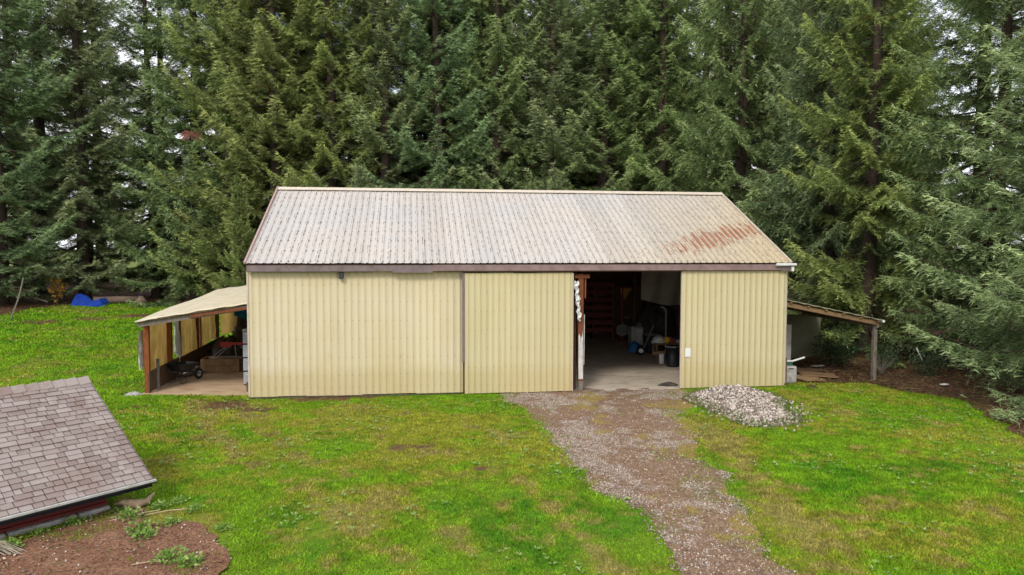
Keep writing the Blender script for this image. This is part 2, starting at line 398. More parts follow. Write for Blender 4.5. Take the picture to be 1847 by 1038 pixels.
class MB:
    def __init__(s): s.v = []; s.f = []
    def add(s, V, Fs):
        b = len(s.v); s.v += [tuple(map(float, p)) for p in V]; s.f += [tuple(b+i for i in f) for f in Fs]; return s
    def box(s, c, d, rz=0, rx=0, ry=0):
        m = Matrix.Rotation(rz, 3, 'Z') @ Matrix.Rotation(ry, 3, 'Y') @ Matrix.Rotation(rx, 3, 'X')
        P = [Vector(c)+m @ Vector((x*d[0]/2, y*d[1]/2, z*d[2]/2)) for z in (-1, 1) for y in (-1, 1) for x in (-1, 1)]
        return s.add(P, [(0, 2, 3, 1), (4, 5, 7, 6), (0, 1, 5, 4), (2, 6, 7, 3), (0, 4, 6, 2), (1, 3, 7, 5)])
    def bx(s, x0, x1, y0, y1, z0, z1): return s.box(((x0+x1)/2, (y0+y1)/2, (z0+z1)/2), (x1-x0, y1-y0, z1-z0))
    def beam(s, a, b, wd, ht, up=(0, 0, 1)):
        a = Vector(a); b = Vector(b); d = (b-a).normalized(); sd_ = d.cross(Vector(up)).normalized(); u = sd_.cross(d)
        P = [q+sd_*wd/2*i+u*ht/2*j for q in (a, b) for i, j in ((-1, -1), (1, -1), (1, 1), (-1, 1))]
        return s.add(P, [(0, 1, 2, 3), (7, 6, 5, 4), (0, 4, 5, 1), (1, 5, 6, 2), (2, 6, 7, 3), (3, 7, 4, 0)])
    def tube(s, pts, r, n=8, cap=True):
        pts = [Vector(p) for p in pts]; rs = r if isinstance(r, (list, tuple)) else [r]*len(pts)
        V = []; ref = None
        for i, p in enumerate(pts):
            d = (pts[min(i+1, len(pts)-1)]-pts[max(i-1, 0)]).normalized()
            if ref is None: ref = d.orthogonal().normalized()
            ref = (ref-d*ref.dot(d)).normalized(); b = d.cross(ref)
            V += [p+(ref*math.cos(t)+b*math.sin(t))*rs[i] for t in [2*math.pi*k/n for k in range(n)]]
        Fs = [(i*n+k, i*n+(k+1) % n, (i+1)*n+(k+1) % n, (i+1)*n+k) for i in range(len(pts)-1) for k in range(n)]
        if cap: Fs += [tuple(range(n))[::-1], tuple((len(pts)-1)*n+k for k in range(n))]
        return s.add(V, Fs)
    def lathe(s, prof, c=(0, 0, 0), n=16):
        V = [(c[0]+r*math.cos(2*math.pi*k/n), c[1]+r*math.sin(2*math.pi*k/n), c[2]+z) for r, z in prof for k in range(n)]
        Fs = [(i*n+k, i*n+(k+1) % n, (i+1)*n+(k+1) % n, (i+1)*n+k) for i in range(len(prof)-1) for k in range(n)]
        Fs += [tuple(range(n))[::-1], tuple((len(prof)-1)*n+k for k in range(n))]
        return s.add(V, Fs)
    def torus(s, c, axis, R_, r, n=20, m=8):
        q = Vector((0, 0, 1)).rotation_difference(Vector(axis)); V = []; Fs = []
        for i in range(n):
            a = 2*math.pi*i/n
            for j in range(m):
                b = 2*math.pi*j/m
                V.append(Vector(c)+q @ Vector(((R_+r*math.cos(b))*math.cos(a), (R_+r*math.cos(b))*math.sin(a), r*math.sin(b))))
                Fs.append((i*m+j, ((i+1) % n)*m+j, ((i+1) % n)*m+(j+1) % m, i*m+(j+1) % m))
        return s.add(V, Fs)
    def disc(s, c, axis, r, th, n=18):
        a = Vector(axis).normalized()*th/2; return s.tube([Vector(c)-a, Vector(c)+a], r, n)
    def prism(s, poly, vec):
        n = len(poly); v = Vector(vec); V = [Vector(p) for p in poly]+[Vector(p)+v for p in poly]
        return s.add(V, [tuple(range(n))[::-1], tuple(range(n, 2*n))]+[(i, (i+1) % n, n+(i+1) % n, n+i) for i in range(n)])
    def grid(s, fn, nu, nv):
        V = [fn(i/nu, j/nv) for j in range(nv+1) for i in range(nu+1)]
        return s.add(V, [(j*(nu+1)+i, j*(nu+1)+i+1, (j+1)*(nu+1)+i+1, (j+1)*(nu+1)+i) for j in range(nv) for i in range(nu)])
    def mesh(s, name, smooth=False):
        me = bpy.data.meshes.new(name); me.from_pydata(s.v, [], s.f); me.update()
        if smooth:
            for p in me.polygons: p.use_smooth = True
        return me
    def build(s, name, mat, parent=None, smooth=False, loc=None, rot=None, bevel=0):
        o = link(name, s.mesh(name, smooth), mat, parent, loc, rot)
        if bevel:
            b = o.modifiers.new('bevel', 'BEVEL'); b.width = bevel; b.segments = 2; b.limit_method = 'ANGLE'
        return o

# ------------------------------------------------------------------ terrain
def hgt(x, y):
    x = np.asarray(x, float); y = np.asarray(y, float)
    a = np.clip(-x-7, 0, 40); b = np.clip(y-9, 0, 40)
    dx = np.maximum(np.maximum(-9.5-x, x-14), 0); dy = np.maximum(np.maximum(-1-y, y-16), 0)
    return (.02*a+.028*b)*sm(np.hypot(dx, dy)/2.5)
DL = [(1.0, -1.25), (-.24, -1.1), (-.67, -.99), (-5.85, -.36), (-8.86, -.07), (-9.93, -.23), (-10.92, .06), (-12.09, .35), (-12.93, .27), (-13.81, .15), (-17, .0), (-30, -1.5)]
DR = [(1.0, 5.6), (-.3, 5.7), (-1.98, 5.3), (-3.94, 4.15), (-6.29, 3.13), (-8.25, 2.62), (-9.11, 2.7), (-11.3, 2.07), (-12.37, 1.97), (-13.0, 1.96), (-13.83, 1.79), (-17, 1.6), (-30, .5)]
def interp(tab, y):
    t = sorted(tab); return np.interp(y, [a for a, b in t], [b for a, b in t])
def drive_edges(y):
    y = np.asarray(y, float)
    n = (fbm(y*.9, y*0+3.3, 5, 3)-.5)*.8; m = (fbm(y*.9, y*0+9.1, 8, 3)-.5)*1.0
    return interp(DL, y)+n, interp(DR, y)+m
SOIL = [(-12.2, -14.2), (-11.6, -12.6), (-10.35, -11.7), (-9.9, -10.9), (-9.45, -10.0), (-8.9, -9.9), (-8.5, -10.9), (-7.95, -10.5), (-7.4, -11.3), (-6.66, -12.4), (-6.9, -13.2), (-7.6, -14.5), (-9.5, -15)]
def chaikin(p, n=2):
    for _ in range(n): p = [q for a, b in zip(p, p[1:]+p[:1]) for q in ((a[0]*.75+b[0]*.25, a[1]*.75+b[1]*.25), (a[0]*.25+b[0]*.75, a[1]*.25+b[1]*.75))]
    return p
SOIL = chaikin(SOIL)
def in_poly(x, y, poly):
    ins = np.zeros(np.shape(x), bool); n = len(poly)
    for i in range(n):
        (x0, y0), (x1, y1) = poly[i], poly[(i+1) % n]
        c = ((y0 > y) != (y1 > y)) & (x < (x1-x0)*(y-y0)/((y1-y0) if y1 != y0 else 1e-9)+x0)
        ins ^= c
    return ins
FORL = [(-70, 14), (-34, 18), (-27.6, 21.5), (-27.9, 25.3), (-27.0, 27.6), (-25.0, 28.6), (-22.7, 30.0), (-20, 29), (-16, 24), (-12, 19), (-9, 16.5),
        (9.2, 16.5), (9.4, .9), (10.6, .35), (12.5, .1), (12.55, -1.2), (13.1, -1.9), (13.7, -3.0), (13.1, -4.3), (12.65, -5.2), (11.9, -7.2), (12.2, -12), (12.9, -20), (60, -20), (60, 47), (20, 47), (-70, 47)]
SANG = R(45); SD = Vector((math.sin(SANG), math.cos(SANG), 0)); SN = Vector((math.cos(SANG), -math.sin(SANG), 0))
SE = Vector((-8.76, -9.93, .56))          # shed eave end
PILE = (6.2, -2.75)

def wear(x, y):
    """worn wheel tracks in the lawn (distance to a few curves)"""
    def tr(pts, wd):
        d = np.full(np.shape(x), 9.)
        for (ax, ay), (bx_, by) in zip(pts, pts[1:]):
            vx, vy = bx_-ax, by-ay; t = np.clip(((x-ax)*vx+(y-ay)*vy)/(vx*vx+vy*vy), 0, 1)
            d = np.minimum(d, np.hypot(x-ax-vx*t, y-ay-vy*t))
        return np.exp(-(d/wd)**2)
    a = tr([(-10.5, -.4), (-9.3, -4), (-7.6, -7.2), (-5.6, -10), (-3.6, -14), (-3, -17)], .35)
    b = tr([(-8.9, -2), (-7.0, -6.0), (-4.9, -9.2), (-3.2, -12), (-2.3, -16)], .3)
    c = tr([(-1.7, -9.0), (-1.3, -11.5), (-.75, -14), (-.8, -17)], .22)
    d_ = tr([(4.0, -5.2), (3.6, -8.2), (3.2, -11), (2.6, -14)], .55)
    e = tr([(8.5, -4.2), (8.3, -7), (7.2, -10.5), (6.5, -14)], .5)
    f = tr([(3.4, -12.0), (4.3, -12.1)], .13)
    return np.clip(.85*a+.7*b+.9*c+1.*d_+.2*e+.7*f, 0, 1)
G_DEEP = np.array((.115, .300, .008)); G_MID = np.array((.215, .385, .012)); G_YEL = np.array((.345, .360, .034)); G_DRY = np.array((.39, .30, .12)); G_SOIL = np.array((.21, .105, .06))
def lawn_col(x, y, jitter=0.):
    p1 = fbm(x*.33+3, y*.42+7, 1, 4); p2 = fbm(x*1.15+9, y*1.15, 2, 4); p3 = fbm(x*3.6, y*3.6+5, 3, 3); w_ = wear(x, y)
    yel = sm((p1*.9+p2*.6+p3*.55-.925+.075*sm((1.5-np.asarray(x))/3)*sm((-np.asarray(y)-.8)/2))/.34+w_*.9)
    dry = sm((p2*.55+p3*.75+.25*p1-.93+w_*.33)/.13)*.6
    bare = sm((fbm(x*.8+40, y*.8+11, 21, 4)+w_*.07-.80)/.05)
    for px_, py_, pr in ((-9.6, -.9, .75), (-8.6, -1.6, .5), (-7.2, -.15, .5), (-6.3, -.15, .5), (-5.4, -.2, .35), (-2.45, -8.2, .2), (-22.5, 21, .9), (-20.5, 22.5, 1.2), (-24.5, 19.5, 1.)):
        bare = np.maximum(bare, sm((1.25-np.hypot(x-px_, (y-py_)*1.25)/pr-(p3-.5)*2.2)/.5))
    deep = sm((p2-.45)/.2)
    yel = np.clip(yel-.45*sm((np.asarray(y)-2)/6), 0, 1)
    c = G_DEEP[None]*deep[..., None]+G_MID[None]*(1-deep[..., None])
    c = c*(1-yel[..., None])+G_YEL*yel[..., None]
    c = c*(1-dry[..., None])+G_DRY*dry[..., None]
    c = c*(1-bare[..., None])+G_SOIL*bare[..., None]
    return c, bare, yel

# ------------------------------------------------------------------ the ground
def lines(segs):
    o = []
    for a, b, s in segs: o += list(np.arange(a, b, s))
    return np.array(o+[segs[-1][1]])
gx = lines([(-400, -60, 20), (-60, -34, 2), (-34, -15, .5), (-15, 16, .16), (16, 40, 1.), (40, 400, 20)])
gy = lines([(-60, -20, 4), (-20, 2, .16), (2, 34, .5), (34, 60, 2), (60, 600, 20)])
XX, YY = np.meshgrid(gx, gy); ZZ = hgt(XX, YY)+(fbm(XX*.9, YY*.9, 31, 3)-.5)*.05*sm((np.hypot(XX, YY-6)-13)/4)
GV = np.stack([XX.ravel(), YY.ravel(), ZZ.ravel()], 1)
nx, ny = len(gx), len(gy)
ii = (np.arange(ny-1)[:, None]*nx+np.arange(nx-1)[None]).ravel()
GF = np.stack([ii, ii+1, ii+1+nx, ii+nx], 1)
lc, _, _ = lawn_col(GV[:, 0], GV[:, 1]); lc = lc*.85
far = sm((GV[:, 1]-46)/6)[:, None]; lc = lc*(1-far)+np.array((.17, .23, .04))*far
tag(link('lawn', np_mesh('lawn', GV, GF, lawn=lc, smooth=True), 'ground'), 'patchy green lawn around the barn', None, None, 'structure')

def drive_mask(x, y):
    e0, e1 = drive_edges(y); u = (x-e0)/(e1-e0)
    so = sm((fbm(x*.75+2, y*.75, 92, 4)*.62+fbm(x*3.6, y*2.8, 93, 4)*.45-.51+.10*np.exp(-((x-4.6)/1.1)**2-((y+2.2)/1.6)**2)+.06*np.exp(-((u-.0)/.10)**2))/.075)
    mo = sm((fbm(x*.8+31, y*.8+5, 94, 4)*.8+fbm(x*3.4, y*3.4, 96, 3)*.25-.64+.16*sm((u-.78)/.2))/.08)
    return np.clip(so, 0, 1), np.clip(mo, 0, 1)
# driveway strip
dy = np.arange(.35, -24, -.07); el, er = drive_edges(dy); nu = 64
uu = np.linspace(0, 1, nu+1)
DX = el[:, None]*(1-uu)+er[:, None]*uu; DY = np.repeat(dy[:, None], nu+1, 1)
DZ = hgt(DX, DY)+.012+.03*np.sin(np.pi*uu)[None]**.5*(fbm(DX*2.5, DY*2.5, 12, 3)) - .006*(np.abs(uu-.5) > .499)
ii = (np.arange(len(dy)-1)[:, None]*(nu+1)+np.arange(nu)[None]).ravel()
_so, _mo = drive_mask(DX.ravel(), DY.ravel())
tag(link('driveway', np_mesh('driveway', np.stack([DX.ravel(), DY.ravel(), DZ.ravel()], 1), np.stack([ii, ii+1, ii+nu+2, ii+nu+1], 1)[:, ::-1], lawn=np.stack([_so, _mo, _so*0], 1), smooth=True), 'gravel'),
    'worn gravel and red soil driveway leading into the barn', None, None, 'structure')

def patch(name, poly, mat, dz, step, jit, lab):
    """ground patch with a ragged outline, laid just above the lawn"""
    P = []
    for (x0, y0), (x1, y1) in zip(poly, poly[1:]+poly[:1]):
        L = math.hypot(x1-x0, y1-y0); k = max(1, int(L/step)) if L < 40 else 12
        for i in range(k):
            t = i/k; x = x0+(x1-x0)*t; y = y0+(y1-y0)*t
            P.append((x+(float(fbm(x*1.7, y*1.7, 71, 4))-.5)*jit, y+(float(fbm(x*1.7+50, y*1.7, 73, 4))-.5)*jit))
    from mathutils.geometry import delaunay_2d_cdt
    me = bpy.data.meshes.new(name)
    ext = max(p[0] for p in P)-min(p[0] for p in P)
    cell = .25 if ext < 10 else 1.3
    n0 = len(P); Q = [Vector(p) for p in P]
    gx_, gy_ = np.meshgrid(np.arange(min(p[0] for p in P), max(p[0] for p in P), cell), np.arange(min(p[1] for p in P), max(p[1] for p in P), cell))
    gx_, gy_ = gx_.ravel(), gy_.ravel(); kk = in_poly(gx_, gy_, P)
    Q += [Vector((float(a_), float(b_))) for a_, b_ in zip(gx_[kk], gy_[kk])]
    vo, eo, fo_, _, _, _ = delaunay_2d_cdt(Q, [(i, (i+1) % n0) for i in range(n0)], [], 0, 1e-4)
    keepf = []
    for f in fo_:
        cx = sum(vo[i][0] for i in f)/len(f); cy = sum(vo[i][1] for i in f)/len(f); keepf.append((cx, cy))
    kk = in_poly(np.array([c[0] for c in keepf]), np.array([c[1] for c in keepf]), P)
    me.from_pydata([(v[0], v[1], float(hgt(v[0], v[1]))+dz+(.05*float(fbm(v[0]*2.2, v[1]*2.2, 77, 3)) if ext < 10 else .05*float(fbm(v[0]*.7, v[1]*.7, 77, 3)))) for v in vo], [], [tuple(f) for f, q in zip(fo_, kk) if q])
    me.update()
    if me.polygons[0].normal.z < 0: me.flip_normals()
    for p_ in me.polygons: p_.use_smooth = True
    return tag(link(name, me, mat), lab, None, None, 'structure')
patch('garden_soil', SOIL, 'soil', .015, .12, .45, 'bare red soil in front of the low shed')
patch('forest_floor', FORL, 'litter', .008, .4, .9, 'brown needle litter under the conifers')

# ------------------------------------------------------------------ barn
BW = 9.12; EZ, RZ, RY, EY = 4.38, 7.17, 5.70, -.30
BY = 15.4
barn = thing('barn', 'long cream ribbed-metal barn with weathered pale roof and open sliding doors', 'barn')
def ribbed(name, nrib, pitch, L, ribh=.02, wb=.026, wt=.012, mat=None, uvroof=False, nseg=8, wob=.003, seed=0):
    """local x across the ribs, z along the sheet, -y outwards"""
    xs = [0.]; ys = [0.]
    for k in range(nrib):
        c = (k+.5)*pitch
        xs += [c-wb, c-wt, c+wt, c+wb]; ys += [0, -ribh, -ribh, 0]
    xs.append(nrib*pitch); ys.append(0)
    xs = np.array(xs); ys = np.array(ys); zs = np.linspace(0, L, nseg+1)
    Xg = np.repeat(xs[None], nseg+1, 0); Zg = np.repeat(zs[:, None], len(xs), 1)
    Yg = np.repeat(ys[None], nseg+1, 0)+(fbm(Xg*1.5+seed*7, Zg*1.1, seed, 3)-.5)*2*wob
    n = len(xs); ii = (np.arange(nseg)[:, None]*n+np.arange(n-1)[None]).ravel()
    F1 = np.stack([ii, ii+1, ii+1+n, ii+n], 1)
    me = np_mesh(name, np.stack([Xg.ravel(), Yg.ravel(), Zg.ravel()], 1), F1)
    ul = me.uv_layers.new(name='UVMap'); li = np.empty(len(me.loops), np.int32); me.loops.foreach_get('vertex_index', li)
    uvv = np.stack([Xg.ravel()/pitch, Zg.ravel()], 1)[li].astype(np.float32); ul.data.foreach_set('uv', uvv.ravel())
    return me
def screws(parent, xs, zs, y, r=.009, name='screws'):
    m = MB()
    for x in xs:
        for z in zs:
            if random.random() < .08: continue
            z_ = z+random.uniform(-.015, .015); m.add([(x-r, y, z_-r), (x+r, y, z_-r), (x+r, y, z_+r), (x-r, y, z_+r), (x, y-.012, z_)], [(0, 1, 4), (1, 2, 4), (2, 3, 4), (3, 0, 4)])
    o = m.build(name, 'screw', parent); o['kind'] = 'stuff'; return o
# front wall, left of the doors
fw = MB().bx(-BW, -2.2, .05, .09, .08, 4.12).build('front_wall', 'wood_tan', barn)
pit = (BW-2.27)/31
ms = [ribbed('wall_sheet', 4, pit, 4.05, .018, .022, .010, seed=i) for i in range(3)]
for i in range(8):
    k = 4 if i < 7 else 3
    me = ms[i % 3] if k == 4 else ribbed('wall_sheet', 3, pit, 4.05, .018, .022, .010, seed=5)
    link('wall_sheet', me, 'wall', fw, (-BW+i*4*pit, .002*(i % 2), .07+.012*math.sin(i*1.7)))
screws(fw, [-BW+(k+.72)*pit for k in range(31)], [.32, .72, 1.3, 1.9, 2.5, 3.12, 3.68], -.004)
# wall strip behind the right-hand door, and corner boards
rw = MB().bx(8.6, BW, .05, .09, .08, 4.12).build('front_wall', 'wood_tan', barn)
link('wall_sheet', ribbed('wall_sheet', 2, .24, 4.05, .018, .022, .01, seed=9), 'wall', rw, (BW-.48, 0, .07))
MB().beam((-BW-.005, -.012, .1), (-BW-.005, -.012, 4.14), .05, .03, (0, 1, 0)).build('corner_trim', 'trim', barn)
MB().beam((BW+.005, -.012, .1), (BW+.005, -.012, 4.1), .06, .03, (0, 1, 0)).build('corner_trim', 'trim', barn)
MB().bx(BW+.03, BW+.09, -.02, .1, 0, 1.0).build('corner_post', 'wood_brown', barn)
# side and back walls (a saltbox: the rear slope runs on lower)
slope = (RZ-EZ)/(RY-EY)
BZ = RZ-slope*(BY-RY)
for sx in (-1, 1):
    x = sx*BW
    o = MB().prism([(x, .1, -.08), (x, BY, -.08), (x, BY, BZ-.1), (x, RY, RZ-.12), (x, .1, EZ-.02)], (-sx*.05, 0, 0)).build('side_wall', 'wood_tan', barn)
    me = ms[0]
    for i in range(17):
        y0 = .12+i*.884
        zt = min(RZ-slope*abs(y0+.44-RY), EZ+.0+slope*(y0+.44)) - .35
        q = ribbed('wall_sheet', 4, pit, zt, .018, .022, .01, seed=i, nseg=2)
        link('wall_sheet', q, 'wall', o, (x+sx*.004, y0 if sx > 0 else y0+.884, .08), (0, 0, R(90) if sx > 0 else R(-90)))
bw_ = MB().bx(-BW, BW, BY-.05, BY, -.1, BZ-.1).build('back_wall', 'wood_tan', barn)
q = ribbed('wall_sheet', 4, .228, BZ-.2, .018, .022, .01, seed=3, nseg=2)
for i in range(20): link('wall_sheet', q, 'wall', bw_, (BW-i*.912, BY+.004, .08), (0, 0, math.pi))
# roof
rp_ = 18.25/80
Ls = math.hypot(RZ-EZ, RY-EY); ang = math.atan2(RZ-EZ, RY-EY)
roof = MB().add([(-BW, EY+.25, EZ+.06), (BW, EY+.25, EZ+.06), (BW, RY, RZ-.07), (-BW, RY, RZ-.07), (-BW, BY+.1, BZ-.12), (BW, BY+.1, BZ-.12)], [(0, 1, 2, 3), (3, 2, 5, 4)]).build('roof', 'wood_tan', barn)
rs = [ribbed('roof_sheet', 4, rp_, Ls, .019, .030, .015, nseg=14, wob=.006, seed=20+i) for i in range(5)]
Lb = math.hypot(BY+.3-RY, slope*(BY+.3-RY)); rb = ribbed('roof_sheet', 4, rp_, Lb, .026, .032, .016, nseg=4, wob=.004, seed=40)
for i in range(20):
    x0 = -9.125+i*4*rp_
    link('roof_sheet', rs[(i*3) % 5], 'roof', roof, (x0, EY+random.uniform(-.015, .01), EZ+.002*(i % 2)+random.uniform(-.006, .006)), (ang-R(90), 0, 0))
    link('roof_sheet', rb, 'roof', roof, (-x0, BY+.3, RZ-slope*(BY+.3-RY)+.002*(i % 2)), (ang-R(90), 0, math.pi))
m = MB()
for i in range(80):
    for j in range(9):
        s = .12+j*.79
        if random.random() < .12 or s > Ls: continue
        x = -9.125+(i+.5)*rp_+.045*random.choice((1, 1, .2)); y = EY+s*math.cos(ang); z = EZ+s*math.sin(ang)+.006
        r_ = random.uniform(.014, .028); m.add([(x-r_, y-r_, z), (x+r_, y-r_, z), (x+r_, y+r_, z+.012), (x-r_, y+r_, z+.012), (x, y-.004, z+.03)], [(0, 1, 4), (1, 2, 4), (2, 3, 4), (3, 0, 4)])
o = m.build('screws', 'screw', roof); o['kind'] = 'stuff'
rc = MB()
for s_ in (-1, 1):
    rc.add([(-9.15, RY, RZ+.075), (9.15, RY, RZ+.075), (9.15, RY+s_*.23, RZ+.075-.23*slope), (-9.15, RY+s_*.23, RZ+.075-.23*slope),
            (-9.15, RY, RZ+.06), (9.15, RY, RZ+.06), (9.15, RY+s_*.23, RZ+.058-.23*slope), (-9.15, RY+s_*.23, RZ+.058-.23*slope)],
           [(0, 1, 2, 3), (7, 6, 5, 4), (3, 2, 6, 7)] if s_ < 0 else [(3, 2, 1, 0), (4, 5, 6, 7), (7, 6, 2, 3)])
rc.build('ridge_cap', 'trim', roof)
for sx, mt in ((-1, 'pinktrim'), (1, 'trim')):
    x = sx*9.135
    MB().beam((x, EY-.01, EZ+.012), (x, RY, RZ+.055), .06, .075).build('rake_trim', mt, roof)
    MB().beam((x, BY+.3, RZ-slope*(BY+.3-RY)+.01), (x, RY, RZ+.05), .06, .07).build('rake_trim', mt, roof)
# fascia boards and door track
MB().bx(-9.10, -3.25, -.235, -.205, 4.115, 4.315).build('fascia', 'mauve', barn)
MB().bx(-9.10, -5.2, -.225, -.05, 4.095, 4.110).build('soffit', 'dark_metal', barn)
MB().add([(-3.25, -.26, 4.325), (9.0, -.26, 4.325), (9.0, -.30, 4.13), (-3.25, -.30, 4.13), (9.0, -.2, 4.09), (-3.25, -.2, 4.09), (-3.25, -.2, 4.325), (9.0, -.2, 4.325)],
         [(3, 2, 1, 0), (5, 4, 2, 3), (0, 1, 7, 6), (6, 5, 3, 0), (1, 2, 4, 7)]).build('door_track', 'mauve_brown', barn)
MB().bx(-4.55, -3.26, -.275, -.19, 4.07, 4.115).build('door_track', 'mauve', barn)
MB().bx(-9.1, 9.05, -.19, .1, 4.325, 4.36).build('eave_board', 'wood_brown', barn)
MB().bx(8.75, 9.12, -.31, -.2, 4.1, 4.27).build('track_end', 'mauve', barn)
MB().tube([(8.55, -.36, 4.315), (9.28, -.36, 4.315)], .05, 10).build('gutter_end', 'white', barn)
MB().bx(9.13, 9.22, -.34, -.24, 4.09, 4.25).build('gutter_elbow', 'white', barn)
MB().tube([(8.98, -.12, 4.1), (8.99, -.12, 3.75), (8.99, -.1, 3.66)], .028, 8).build('hook', 'wood_brown', barn)
# sliding doors
def door(x0, x1, z0, z1, nr, label):
    d = MB().bx(x0+.02, x1-.02, -.165, -.115, z0+.03, z1-.02).build('sliding_door', 'wood_brown', barn); d['label'] = label
    p = (x1-x0)/nr; done = 0; i = 0
    dm = [ribbed('door_sheet', 4, p, z1-z0, .018, .020, .009, seed=60+j) for j in range(2)]
    while done < nr:
        k = min(4, nr-done)
        me = dm[i % 2] if k == 4 else ribbed('door_sheet', k, p, z1-z0, .018, .02, .009, seed=66)
        link('door_sheet', me, 'door', d, (x0+done*p, -.172-.002*(i % 2), z0+.006*math.sin(i*2.2))); done += k; i += 1
    screws(d, [x0+(k+.72)*p for k in range(nr)], [z0+.25+j*.62 for j in range(7) if z0+.25+j*.62 < z1], -.176, .009)
    return d
d1 = door(-2.22, 1.40, .05, 4.05, 18, 'closed middle sliding door with a grey strip on its left edge')
MB().bx(-2.30, -2.225, -.2, -.12, 1.1, 4.05).build('edge_strip', 'mauve', d1)
MB().bx(1.405, 1.43, -.195, -.12, .05, 4.04).build('edge_strip', 'trim', d1)
d2 = door(5.24, 9.04, .05, 4.09, 18, 'right-hand sliding door slid open beside the doorway')
MB().bx(5.205, 5.235, -.19, -.12, .05, 4.08).build('edge_strip', 'trim', d2)
# door post
po = MB().beam((1.745, .06, .35), (1.725, .06, 4.0), .17, .16, (0, 1, 0)).build('door_post', 'wood_red', barn)
MB().bx(1.50, 2.02, -.05, .16, 3.86, 3.98).build('cross_block', 'wood_red', po)
MB().beam((1.885, .06, 3.85), (1.885, .06, 3.18), .04, .13, (0, 1, 0)).build('side_strip', 'wood_orange', po)
MB().beam((1.855, .05, 2.62), (1.845, .05, .9), .022, .13, (0, 1, 0)).build('side_strip', 'white_dirty', po)
pw = MB().grid(lambda u, v: (1.66+.155*u-.01*v, -.032-.004*math.sin(9*v), .42+v*(1.45+.12*math.sin(u*9)+.1*math.sin(u*23))), 8, 14); pw.build('flaking_paint', 'white_dirty', po)
MB().beam((1.745, .06, -.02), (1.745, .06, .36), .155, .15, (0, 1, 0)).build('rotten_foot', 'wood_grey', po)
MB().beam((1.56, .25, .03), (1.56, .25, 4.0), .10, .14, (0, 1, 0)).build('inner_post', 'wood_brown', barn)
# floor, posts and trusses inside
MB().bx(-BW+.05, BW-.05, .12, BY-.06, -.05, .03).build('floor_slab', 'concrete', barn)
MB().bx(1.42, 5.26, -.16, .117, -.05, .027).build('threshold', 'concrete', barn)
for x in (-8.9, -4.4, 0, 4.6, 8.9):
    MB().bx(x-.08, x+.08, BY-.25, BY-.09, .03, BZ-.2).build('post', 'wood_brown', barn)
for x in (-6.4, -3.7, -1.0, 1.7, 4.4, 7.1):
    t = MB().beam((x, .2, 4.2), (x, 11.2, 4.2), .05, .2)
    t.beam((x, .1, 4.32), (x, RY, RZ-.25), .05, .18); t.beam((x, 11.3, 4.32), (x, RY, RZ-.25), .05, .18)
    t.beam((x, 3.6, 4.25), (x, RY, RZ-.4), .05, .12); t.beam((x, 7.8, 4.25), (x, RY, RZ-.4), .05, .12)
    t.build('truss', 'wood_brown', barn)
    MB().bx(x-.08, x+.08, 11.1, 11.26, .03, 4.2).build('post', 'wood_brown', barn)
# wall lamp, notice plate, foil
lp = thing('wall_lamp', 'small dark lamp box under the eave of the barn front', 'lamp', (-6.19, -.02, 3.98))
MB().bx(-.075, .075, -.16, -.02, -.10, .10).build('housing', 'dark_metal', lp, bevel=.012)
MB().bx(-.055, .055, -.13, -.04, -.125, -.105).build('lens', 'grey_plastic', lp)
pl = MB().bx(5.37, 5.57, -.205, -.193, 1.14, 1.44).build('notice_plate', 'white', bevel=.004)
tag(pl, 'small white plate screwed to the right-hand sliding door', 'plate')
def foil(u, v):
    z = 3.76-1.34*v; x = 1.53+.14*v+(.13+.03*math.sin(v*17))*(u-.5)*(1.2-.35*v)+.02*math.sin(v*31)
    return (x, -.1-.05*math.sin(u*math.pi)-.03*math.sin(v*40+u*5)-.025*math.sin(v*71+u*13), z+.03*math.sin(u*7))
fo = MB().grid(foil, 8, 60).build('crumpled_wrap', 'white', None); tag(fo, 'crumpled white wrap hanging down the wooden door post', 'wrap')

# ------------------------------------------------------------------ left lean-to
LX, LY0, LY1 = -12.62, .35, 10.6
lt = thing('lean_to', 'open lean-to with pale roof and orange posts on the left of the barn', 'lean-to')
def lroof(u, v):
    y = LY0+(LY1-LY0)*v; x = -9.14+(LX-.05+9.14)*u
    zi = 3.07+.38*v; zo = 2.545+.40*v
    return (x, y+.03*math.sin(u*19), zi+(zo-zi)*u+.02*math.sin(v*9+u*5)+.012*math.sin(u*31))
lr = MB().grid(lroof, 36, 24).build('roof', 'lean_roof', lt, smooth=True)
sdm = lr.modifiers.new('thick', 'SOLIDIFY'); sdm.thickness = .03; sdm.offset = 1
bm_ = MB().beam((LX+.02, LY0+.12, 2.40), (-9.16, LY0+.12, 2.94), .06, .15).build('front_rafter', 'wood_grey', lt)
MB().beam((-11.0, LY0+.05, 2.66), (-9.16, LY0+.05, 2.93), .03, .09).build('fascia_strip', 'wood_red', bm_)
MB().beam((LX-.02, LY0+.02, 2.50), (-9.9, LY0+.02, 2.93), .02, .05).build('batten', 'wood_brown', bm_)
for y in (2.2, 4.2, 6.2, 8.2, 10.2):
    v = (y-LY0)/(LY1-LY0); MB().beam((LX+.1, y, 2.44+.4*v), (-9.16, y, 2.96+.38*v), .05, .13).build('rafter', 'wood_brown', lt)
MB().beam((LX+.08, LY0+.2, 2.40), (LX+.08, LY1, 2.78), .10, .16).build('outer_beam', 'wood_brown', lt)
for y, mt, wd in ((.95, 'wood_orange', .15), (3.2, 'wood_orange', .15), (4.4, 'wood_red', .06), (6.45, 'wood_red', .16), (6.85, 'wood_red', .14), (9.5, 'wood_brown', .18)):
    z1 = 2.36+.4*(y-LY0)/(LY1-LY0); MB().beam((LX+.1, y, .05), (LX+.1, y, z1), wd, wd, (0, 1, 0)).build('post', mt, lt)
